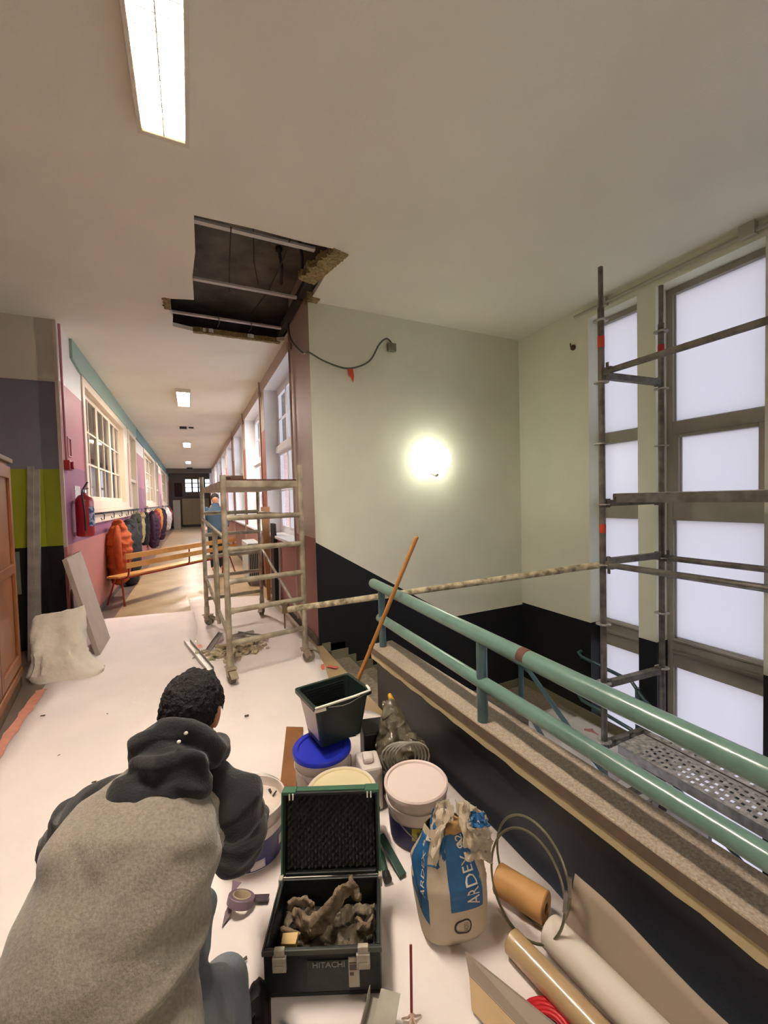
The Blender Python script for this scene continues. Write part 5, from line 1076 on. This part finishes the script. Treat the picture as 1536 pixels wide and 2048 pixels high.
# ------------------------------------------------------------------ hoops, tube rolls, cardboard
t = thing('wire_hoop', (1.07, 1.06, .01), 'pair of bucket sealing rings leaning on the black low wall beside the cement bag', 'ring')
for k, (cx_, cy_, tl, rr_) in enumerate(((1.075, 1.09, .16, .165), (1.02, 1.06, .30, .160))):
    cc = V3((cx_, cy_, .012+rr_*.98)); e1_ = V3((.12, -.99, 0)).normalized(); e2_ = V3((tl, .0, 1)).normalized()
    OB('ring', MB().tube([cc + e1_*rr_*cos(a)*.95 + e2_*rr_*sin(a) for a in [2*pi*i/56 for i in range(56)]], .0045, 8, closed=True), mat('olive_ring_metal', (128, 126, 104), .35, .6), t)
    OB('clasp', MB().bar(cc+e1_*rr_*.94+e2_*.02, cc+e1_*rr_*.90+e2_*.08, .012, .01), m_wire, t)
def roll(p, q, r, m_, name, label, ri=None, tail=None):
    p, q = V3(p), V3(q); t = thing(name, p, label, 'roll', 'rolls on the floor beside the low wall'); d_ = (q-p).normalized(); ri = ri or r*.35
    M_ = d_.to_track_quat('Z', 'Y').to_matrix().to_4x4(); L_ = (q-p).length
    OB('roll_body', MB().lathe([(ri, 0), (r-.004, 0), (r, .004), (r, L_-.004), (r-.004, L_), (ri, L_), (ri, 0)], p, 36, M=M_), m_, t)
    OB('core_tube', MB().lathe([(ri-.006, .002), (ri, .002), (ri, L_-.002), (ri-.006, L_-.002), (ri-.006, .002)], p, 24, M=M_), mat('card_core', (150, 118, 80), .8), t)
    return t
roll((1.02, 1.205, .062), (1.095, 1.035, .062), .052, mat('ochre_roll', (196, 148, 90), .6, nscale=6, namt=.1), 'tape_stack', 'short ochre roll lying inside the sealing rings', ri=.02)
roll((.915, 1.02, .050), (1.035, .30, .050), .038, mat('tan_film_roll', (178, 152, 112), .35, coat=.4), 'film_roll', 'thin glossy tan film roll on the floor')
roll((1.045, .975, .064), (1.125, .25, .064), .052, mat('white_paper_roll', (214, 204, 190), .7), 'paper_roll', 'thick white paper roll on the floor beside the low wall')
m = MB(); m.grid(lambda u, v: (1.115+.062*v+.0*u, .98-1.1*u, .012+.19*v+.02*noise.noise(V3((u*4, v, 0)))*v), 30, 6)
tag(OB('cardboard_sheet', m, mat('grey_cardboard', (158, 142, 124), .85), solid=.003), 'grey cardboard sheet leaning on the low wall behind the white roll', 'cardboard')
b = MB().prism([(.735, .985, .08), (.73, .975, .055), (.86, .60, .05), (.98, .60, .09), (.965, .62, .11)], (0, 0, .002))
t = thing('cardboard_angle', (.8, .85, .02), 'folded cardboard corner strip in the bottom foreground', 'cardboard')
m_cin = mat('grey_card_face', (150, 136, 122), .8); m_cout = mat('buff_card_face', (206, 178, 136), .7, nscale=6, namt=.08)
a0 = V3((.715, .985, .02)); a1 = V3((.86, .50, .02)); dd = (a1-a0).normalized(); sd = V3((dd.y, -dd.x, 0))*-1
if sd.x < 0: sd = -sd
OB('inner_face', MB().prism([a0+sd*.00+V3((0,0,.055)), a0+sd*.02+dd*-.03+V3((0,0,.09)), a1+sd*.09+V3((0,0,.085)), a1+V3((0,0,.055))], (0,0,.003)), m_cin, t)
OB('outer_face', MB().prism([a0+V3((0,0,.055)), a1+V3((0,0,.055)), a1+sd*-.035+V3((0,0,.0)), a0+sd*-.03+dd*.03+V3((0,0,.0))], V3((.002,.0,.002))), m_cout, t)
t = thing('red_hose_coil', (.86, .80, .012), 'flat coil of ribbed red hose under the cardboard strip', 'hose')
for k in range(4): OB('hose_turn', MB().tube([V3((.855+(.085-.013*k)*cos(a), .80+(.085-.013*k)*sin(a), .02+.003*k)) for a in [2*pi*i/40 for i in range(40)]], .008, 10, closed=True), mat('red_hose', (190, 26, 36), .45), t)
# dark red rod with splayed foot
t = thing('red_rod', (.50, .98, .011), 'thin dark red rod standing upright from a splayed foot in the foreground', 'rod')
OB('rod', MB().cyl((.525, 1.01, .02), (.552, 1.055, .185), .0042, 10), mat('dark_red_rod', (118, 40, 34), .45), t)
for a in (0, 1.2, 2.5, 3.8, 5.0): OB('splayed_foot', MB().tube([(.526, 1.01, .035), (.526+.012*cos(a), 1.01+.012*sin(a), .02), (.526+.03*cos(a), 1.01+.03*sin(a), .013)], [.004, .0035, .002], 6), mat('crusted_bristle', (196, 170, 150), .8), t)
# bright metal bracket and white scraps at the bottom
m_shine = mat('shiny_zinc', (222, 216, 200), .3, .6, nscale=8, namt=.3)
t = thing('metal_bracket', (.43, 1.02, .012), 'shiny metal channel bracket in front of the tool case', 'bracket')
k0 = V3((.43, 1.095, .045)); k1 = V3((.27, .90, .06)); dd = (k1-k0).normalized(); sd = V3((-dd.y, dd.x, 0))
if sd.x < 0: sd = -sd
OB('web', MB().bar(k0+sd*.03, k1+sd*.03, .06, .002), m_shine, t); OB('flange', MB().bar(k0+V3((0,0,.018)), k1+V3((0,0,.018)), .002, .036), m_shine, t); OB('flange', MB().bar(k0+sd*.06+V3((0,0,.018)), k1+sd*.06+V3((0,0,.018)), .002, .036), m_shine, t)
OB('side_plate', MB().bar(k0+sd*.065+V3((0,0,.036)), k1+sd*.065+V3((0,0,.036))-dd*.1, .06, .002), m_shine, t)
for f in (.15, .45, .75): OB('round_hole', MB().cyl(k0+(k1-k0)*f+V3((0,0,.0365))-sd*.001, k0+(k1-k0)*f+V3((0,0,.0368)), .006, 12), m_dark, t)
b = MB(); b.grid(lambda u, v: (.17+.20*u, 1.0+.16*v-.09*u, .020+.02*abs(noise.noise(V3((u*6, v*6, 8))))), 26, 18); tag(OB('crumpled_paper', b, mat('grey_crumpled_paper', (176, 164, 144), .8, nscale=20, rgb2=(120, 110, 96)), solid=.0015), 'crumpled grey paper lying before the tool case', 'paper')
# green hand tool right of the case
t = thing('green_tool', (.71, 1.55, .012), 'green handled tool lying between the case and the white lidded bucket', 'hand tool')
OB('blade', MB().bar((.70, 1.60, .06), (.715, 1.42, .02), .035, .006), mat('dark_green_plastic', (30, 66, 52), .5), t, .003); OB('handle', MB().loft([((.665, 1.62, .03), .018, .018), ((.66, 1.52, .035), .022, .022), ((.652, 1.46, .03), .016, .016)], 12), mat('dark_green_plastic', (1,1,1)), t); OB('tool_nose', MB().cyl((.652, 1.45, .03), (.648, 1.42, .03), .017, 14), m_dark, t)
tag(OB('thin_cable', MB().tube(bez([(.66,1.66,.02),(.70,1.72,.05),(.74,1.70,.10),(.71,1.65,.12),(.68,1.70,.06),(.73,1.74,.03)], 8), .003, 6), m_cabk), 'thin black cable tangled beside the tool case lid', 'cable')
# tape roll with purple masking film
t = thing('masking_tape_roll', (.10, 1.60, .012), 'roll of tape with purple-grey masking film between the man and the case', 'tape roll')
Tm = Matrix.Translation((.112, 1.60, .035)) @ Matrix.Rotation(radians(-18), 4, 'X') @ Matrix.Rotation(radians(20), 4, 'Y')
M_ = Tm.to_3x3().to_4x4(); c_ = Tm.translation
OB('tape_ring', MB().lathe([(.034,-.014),(.048,-.014),(.05,-.012),(.05,.012),(.048,.014),(.034,.014),(.034,-.014)], c_, 40, M=M_), mat('purple_grey_film', (118, 98, 108), .5), t); OB('core', MB().lathe([(.031,-.015),(.0345,-.015),(.0345,.016),(.031,.016),(.031,-.015)], c_, 36, M=M_), mat('core_card', (176, 160, 132), .7), t)
OB('film_flap', MB().prism([(.075,1.575,.02),(.04,1.545,.013),(.055,1.60,.013),(.09,1.635,.03)], (0,0,.002)).prism([(.08,1.64,.03),(.09,1.69,.04),(.12,1.66,.045)], (0,0,.002)), mat('purple_grey_film', (1,1,1)), t)
OB('film_strip', MB().bar((.155,1.60,.02), (.21,1.575,.02), .028, .004), mat('dark_purple_film', (60, 46, 54), .5), t)
# specks of debris on the fleece
random.seed(11)
SP = [(-.62,3.55,'small dark speck of debris between the sack and the tower casters'),(-.55,2.7,'dark debris speck on the fleece left of the man\'s head'),(.30,3.02,'dark debris speck on the fleece in front of the nearest caster'),(-.80,3.1,'dark debris speck on the fleece near the cupboard'),(.10,1.40,'debris speck on the fleece between the man and the tool case'),(-1.05,3.75,'debris speck near the pink tape by the cupboard')]
for i, (x, y, l) in enumerate(SP):
    s = .006+.004*(i % 3); q = MB().box((x-s, y-s*.5, .013), (x+s, y+s*.5, .013+s*.5)).disp(.005, 50, i); tag(OB('debris_speck', q, mat('speck', (92, 80, 66), .9)), l, 'debris', 'debris specks on the fleece')
# ================================================================== CROUCHING MAN
Rv = V3((.91, -.41, 0)).normalized(); Fv = V3((.41, .91, 0)).normalized()
t = thing('person', (-.12, 1.0, .011), 'man in grey hoodie with black sleeves crouching with his back to the viewer', 'person')
neck = V3((-.055, 1.19, .875)); head = V3((-.022, 1.325, .925))
sh_r = V3((.068, 1.10, .775)); el_r = V3((.082, 1.21, .565)); wr_r = V3((.165, 1.45, .47)); 
sh_l = V3((-.235, 1.25, .76)); el_l = V3((-.375, 1.44, .575)); wr_l = V3((-.17, 1.60, .44))
hip = V3((-.215, .86, .40)); hp_r = hip + Rv*.09; hp_l = hip - Rv*.09
kn_r = V3((.03, 1.26, .12)); an_r = V3((.0, .80, .085)); to_r = V3((-.01, .66, .075))
kn_l = V3((-.045, 1.27, .37)); an_l = V3((-.13, 1.20, .10)); to_l = V3((-.05, 1.38, .045))
spine = [(hip, .14, .10), (V3((-.205, .90, .52)), .13, .09), (V3((-.165, .985, .65)), .14, .09), (V3((-.115, 1.07, .75)), .13, .07), (V3((-.07, 1.15, .82)), .08, .055)]
b = MB(); b.loft(spine, 24, wide=Rv)
b.loft([(neck - V3((.01,.03,.02)), .055, .055), (neck, .055, .055), (mix(neck, head, .6), .052, .055)], 16, wide=Rv)
# head with face, looking forward and down
hd = (Fv*.80 + V3((0, 0, -.60))).normalized(); hu = (Fv*.60 + V3((0, 0, .80))).normalized(); Hm = Matrix((Rv, hd, hu)).transposed().to_3x3()
def hp(x, y, z): return head + Hm @ V3((x, y, z))
b.ell(hp(0, 0, .01), (.074, .094, .098), Hm); b.ell(hp(0, .03, -.05), (.058, .06, .07), Hm)
b.loft([(hp(0, .088, .01), .010, .010), (hp(0, .106, -.028), .015, .013)], 10); b.ell(hp(0, .088, -.062), (.024, .010, .009), Hm)
for s in (-1, 1):
    b.ell(hp(s*.077, -.005, -.01), (.010, .022, .034), Hm @ Matrix.Rotation(s*.35, 3, 'Z')); b.ell(hp(s*.03, .084, .012), (.014, .010, .009), Hm)
for S3, E3, W3 in ((sh_r, el_r, wr_r), (sh_l, el_l, wr_l)): b.loft([(S3+V3((0,0,-.02)), .042, .042), (mix(S3, E3, .5), .040, .040), (E3, .036, .036), (mix(E3, W3, .35), .038, .036), (W3, .027, .024)], 14)
for H3, K3, A3, T3 in ((hp_r, kn_r, an_r, to_r), (hp_l, kn_l, an_l, to_l)):
    b.loft([(H3, .085, .085), (mix(H3, K3, .5), .07, .07), (K3, .052, .052)], 14); b.loft([(K3, .052, .052), (mix(K3, A3, .35), .052, .052), (A3, .036, .036)], 14); b.loft([(A3 + V3((0,0,-.02)), .035, .035), (T3, .036, .028)], 12)
def hand(b, wr, fd, pn, thumb_s, curl, sc_=1.0):
    """fd finger direction, pn palm normal (curl towards), thumb_s side sign"""
    fd = fd.normalized(); pn = (pn - fd*pn.dot(fd)).normalized(); sd = fd.cross(pn)*thumb_s
    b.loft([(wr, .026, .019), (wr+fd*.04, .036, .017), (wr+fd*.085, .040, .014)], 14, wide=sd)
    for k, (o, L_) in enumerate(((.030, .072), (.010, .080), (-.010, .075), (-.029, .060))):
        p = wr + fd*.085 + sd*o; d1 = fd; a = curl
        pts = [p - fd*.02, p]
        for j, seg in enumerate((.45, .32, .23)):
            d1 = (fd*cos(a*(j+.6)) + pn*sin(a*(j+.6))); p = p + d1*L_*seg; pts.append(p)
        b.loft([(q, r, r) for q, r in zip(pts, (.0095, .0095, .0085, .0078, .0065))], 10)
    p = wr + fd*.03 + sd*.03; d1 = (fd*.6 + sd*.7 + pn*.3).normalized(); d2 = (fd*.9 + sd*.2 + pn*.5).normalized()
    b.loft([(p - sd*.01, .012, .012), (p + d1*.032, .0105, .0105), (p + d1*.032 + d2*.028, .0085, .0085), (p+d1*.032+d2*.045, .007, .007)], 10)
b_l = MB(); hand(b, wr_r, V3((.10, .75, -.55)), V3((-.5, -.3, -.8)), 1, .5); hand(b, wr_l, V3((.75, .5, -.45)), V3((.2, -.6, -.7)), -1, .5)
OB('body', fuse(b, .0048, 2), mat('tan_skin', (196, 132, 98), .55, nscale=20, namt=.1), t)
# hair: close cap with fuzz
m_hair = mat('near_black_hair', (27, 21, 17), .85, nscale=60, rgb2=(14, 10, 8), bump=.8, bscale=160)
b = MB(); b.ell(hp(0, -.008, .016), (.085, .103, .104), Hm, 48, 32); b.ell(hp(0, -.045, -.045), (.066, .055, .062), Hm, 32, 20); b = fuse(b, .005, 2)
out = []
for q in b.v:
    l = Hm.transposed() @ (q - head); out.append(q + (q-head).normalized()*.006*noise.noise(q*90) + (q-head).normalized()*(.010*max(0, l.z/.1)*abs(noise.noise(q*38))))
b.v = out
# keep the face clear
keep = [];
for f in b.f:
    c = sum((b.v[i] for i in f), V3((0,0,0)))/len(f); l = Hm.transposed() @ (c - head)
    if not (l.y > .045 and l.z < .075) and not (l.z < -.035 and l.y > .0) and not (abs(l.x) > .066 and -.045 < l.z < .012 and -.02 < l.y < .06): keep.append(f)
m = MB(); m.add(b.v, keep, 0, True); OB('hair', m, m_hair, t)
# hoodie torso
m_hood = mat('grey_marl_fleece', (146, 138, 124), .95, nscale=140, rgb2=(122, 115, 102), bump=.25, bscale=220, sheen=.3, lo=.3, hi=.7)
m_slv = mat('black_sleeve_fleece', (30, 29, 30), .95, nscale=8, namt=.3, bump=.3, bscale=200, sheen=.2)
b = MB(); b.loft([(V3((-.235, .825, .36)), .205, .16), (V3((-.225, .855, .46)), .203, .16), (V3((-.208, .905, .57)), .196, .148), (V3((-.175, .985, .685)), .196, .140), (V3((-.142, 1.055, .765)), .192, .122), (V3((-.115, 1.12, .81)), .165, .095), (V3((-.085, 1.165, .84)), .115, .068)], 36, wide=Rv)
b.loft([(V3((-.18, .93, .60)), .11, .09), (sh_r-Rv*.05-V3((0,0,.01)), .068, .068)], 14) ; b.loft([(V3((-.20, .97, .60)), .11, .09), (sh_l+Rv*.05-V3((0,0,.01)), .068, .068)], 14)
b = fuse(b, .0085, 3)
def folds(q, seed=0):
    r = (q-hip).dot(Rv); z = q.z
    k = noise.noise(V3((r*4.5+z*3, q.y*4, z*11+seed)))*.024 + noise.noise(V3((r*11-z*8, q.y*9, z*18+seed)))*.010 - .006*max(0, 1-abs(noise.noise(V3((r*3-z*5, 2, z*9+r*4)))*3.5))
    # cross creases under the arms and a long sag on the side
    k += .018*math.exp(-((z-.66)/.016)**2)*max(0, min(1, (r-.06)/.08)) - .022*math.exp(-((z-.635)/.018)**2)*max(0, min(1, (r-.04)/.08))
    k += .010*math.exp(-((z-.60+.3*(r+.15))/.02)**2)*max(0, min(1, (-.05-r)/.08))
    return k
cen = [(p, ) for p, _, _ in spine]
for i, q in enumerate(b.v):
    ax = mix(V3((-.225, .825, .36)), V3((-.065, 1.165, .855)), max(0, min(1, (q.z-.36)/.5))); n_ = (q-ax).normalized(); b.v[i] = q + n_*folds(q)
OB('hoodie_body', b, m_hood, t)
for nm, S3, E3, W3, sgn in (('sleeve', sh_r, el_r, wr_r, 1), ('sleeve', sh_l, el_l, wr_l, -1)):
    b = MB(); top = S3 - Rv*sgn*.055 + V3((0, 0, .035)) + Fv*.03
    b.loft([(top, .05, .045), (S3+Rv*sgn*.0, .070, .068), (mix(S3, E3, .5)+Rv*sgn*.01, .072, .068), (E3, .066, .062), (mix(E3, W3, .4), .062, .060), (mix(E3, W3, .85), .045, .045)], 24); b = fuse(b, .008, 2)
    for i, q in enumerate(b.v): b.v[i] = q + noise.noise_vector(V3((q.x*9, q.y*9, q.z*16)))*.016 + noise.noise_vector(q*30)*.005
    sl = OB(nm, b, m_slv, t)
    OB('cuff', MB().cyl(mix(E3, W3, .84), mix(E3, W3, .97), .038, 20, r2=.034), m_slv, sl)
# hood folded down, lying on the upper back
b = MB(); tg = V3((.34, .74, .57)).normalized(); nn_ = Rv.cross(tg).normalized(); hc = V3((-.074, 1.128, .845)) + nn_*.052
HM = Matrix((Rv, tg, nn_)).transposed().to_3x3()
def hq(x, y, z): return hc + HM @ V3((x, y, z))
b.ell(hq(0, .015, 0), (.098, .068, .045), HM, 32, 20)
b.loft([(hq(.088, .07, -.045), .034, .030), (hq(.075, .08, -.0), .032, .028), (hq(.035, .094, .028), .032, .026), (hq(-.035, .094, .028), .034, .028), (hq(-.085, .075, .0), .038, .032), (hq(-.095, .05, -.045), .035, .03)], 16)
b.loft([(hq(.086, -.01, -.02), .032, .026), (hq(.045, -.045, .010), .034, .026), (hq(-.025, -.052, .012), .038, .028), (hq(-.088, -.025, -.01), .040, .030)], 16)
b.loft([(hq(.075, .03, .02), .02, .018), (hq(.0, .01, .046), .022, .02), (hq(-.07, .02, .022), .022, .02)], 12)
b.loft([(hq(.075, .075, -.05), .042, .035), (hq(.072, .10, -.10), .042, .03)], 12); b.loft([(hq(-.078, .06, -.05), .042, .035), (hq(-.075, .09, -.11), .042, .03)], 12)
b = fuse(b, .0055, 2)
for i, q in enumerate(b.v):
    l = HM.transposed() @ (q-hc); k = noise.noise(V3((l.x*6, l.y*24+l.x*7, l.z*12)))*.018 + noise.noise(V3((l.x*15+l.y*9, l.y*44, l.z*30)))*.006; b.v[i] = q + (HM @ V3((l.x*.5, l.y*.5, l.z+.03)).normalized())*k
OB('hood', b, m_slv, t)
for a_, b_ in ((.045, .075), (.035, .055)): OB('white_fleck', MB().ell(hq(a_, b_, .062), (.005,.005,.004)), m_spl, t)
# jeans, boots
m_jean = mat('faded_denim', (158, 164, 168), .85, nscale=7, rgb2=(130, 138, 144), bump=.3, bscale=150)
b = MB(); b.loft([(hip - Rv*.10, .15, .14), (hip, .15, .15), (hip + Rv*.10, .15, .14)], 20)
for H3, K3, A3 in ((hp_r, kn_r, an_r), (hp_l, kn_l, an_l)):
    b.loft([(H3, .105, .105), (mix(H3, K3, .5), .088, .088), (K3, .068, .068)], 18); b.loft([(K3, .068, .068), (mix(K3, A3, .4), .068, .068), (A3 + V3((0,0,.02)), .058, .058)], 18)
b = fuse(b, .009, 2)
for i, q in enumerate(b.v): b.v[i] = q + noise.noise_vector(V3((q.x*10, q.y*10, q.z*14)))*.014
OB('jeans', b, m_jean, t)
m_boot = mat('black_boot', (24, 23, 22), .6, nscale=12, namt=.3)
for A3, T3 in ((an_r, to_r), (an_l, to_l)):
    b = MB(); b.loft([(A3+V3((0,0,.03)), .055, .055), (V3((A3.x, A3.y, .065)), .05, .05)], 16); dd = (T3-A3); dd.z = 0; dd.normalize()
    b.loft([(V3((A3.x, A3.y, .056))-dd*.04, .042, .04), (V3((A3.x, A3.y, .058))+dd*.06, .045, .042), (V3((A3.x, A3.y, .05))+dd*.17, .046, .034), (V3((A3.x, A3.y, .045))+dd*.21, .038, .028)], 16, wide=(-dd.y, dd.x, 0)); OB('boot', fuse(b, .007, 2), m_boot, t)
# tool pouch on the right hip
tag(OB('black_rag', MB().grid(lambda u, v: (.075+.09*u-.03*v, 1.25-.20*v+.03*u, .014+.07*sin(pi*u)*(1-.4*v)+.02*noise.noise(V3((u*5, v*6, 1)))), 16, 16), m_blk, solid=.004), 'black rag lying between the kneeling man and the tool case', 'rag')
OB('tool_belt', MB().bar(hip+Rv*.215+Fv*.06+V3((0,0,.0)), hip+Rv*.215+Fv*.08+V3((0,0,-.14)), .03, .07).cyl(hip+Rv*.225+Fv*.05+V3((0,0,.0)), hip+Rv*.225+Fv*.07+V3((0,0,.06)), .012), mat('brown_leather', (66, 46, 30), .6, nscale=20, namt=.3), t, .006)
OB('logo_print', MB().tube([hip + Rv*(.125+.022*cos(a)) - Fv*.158 + V3((0, 0, .10+.03*sin(a))) for a in [2*pi*i/20 for i in range(20)]], .0025, 6, closed=True), m_cabk, t) if False else None
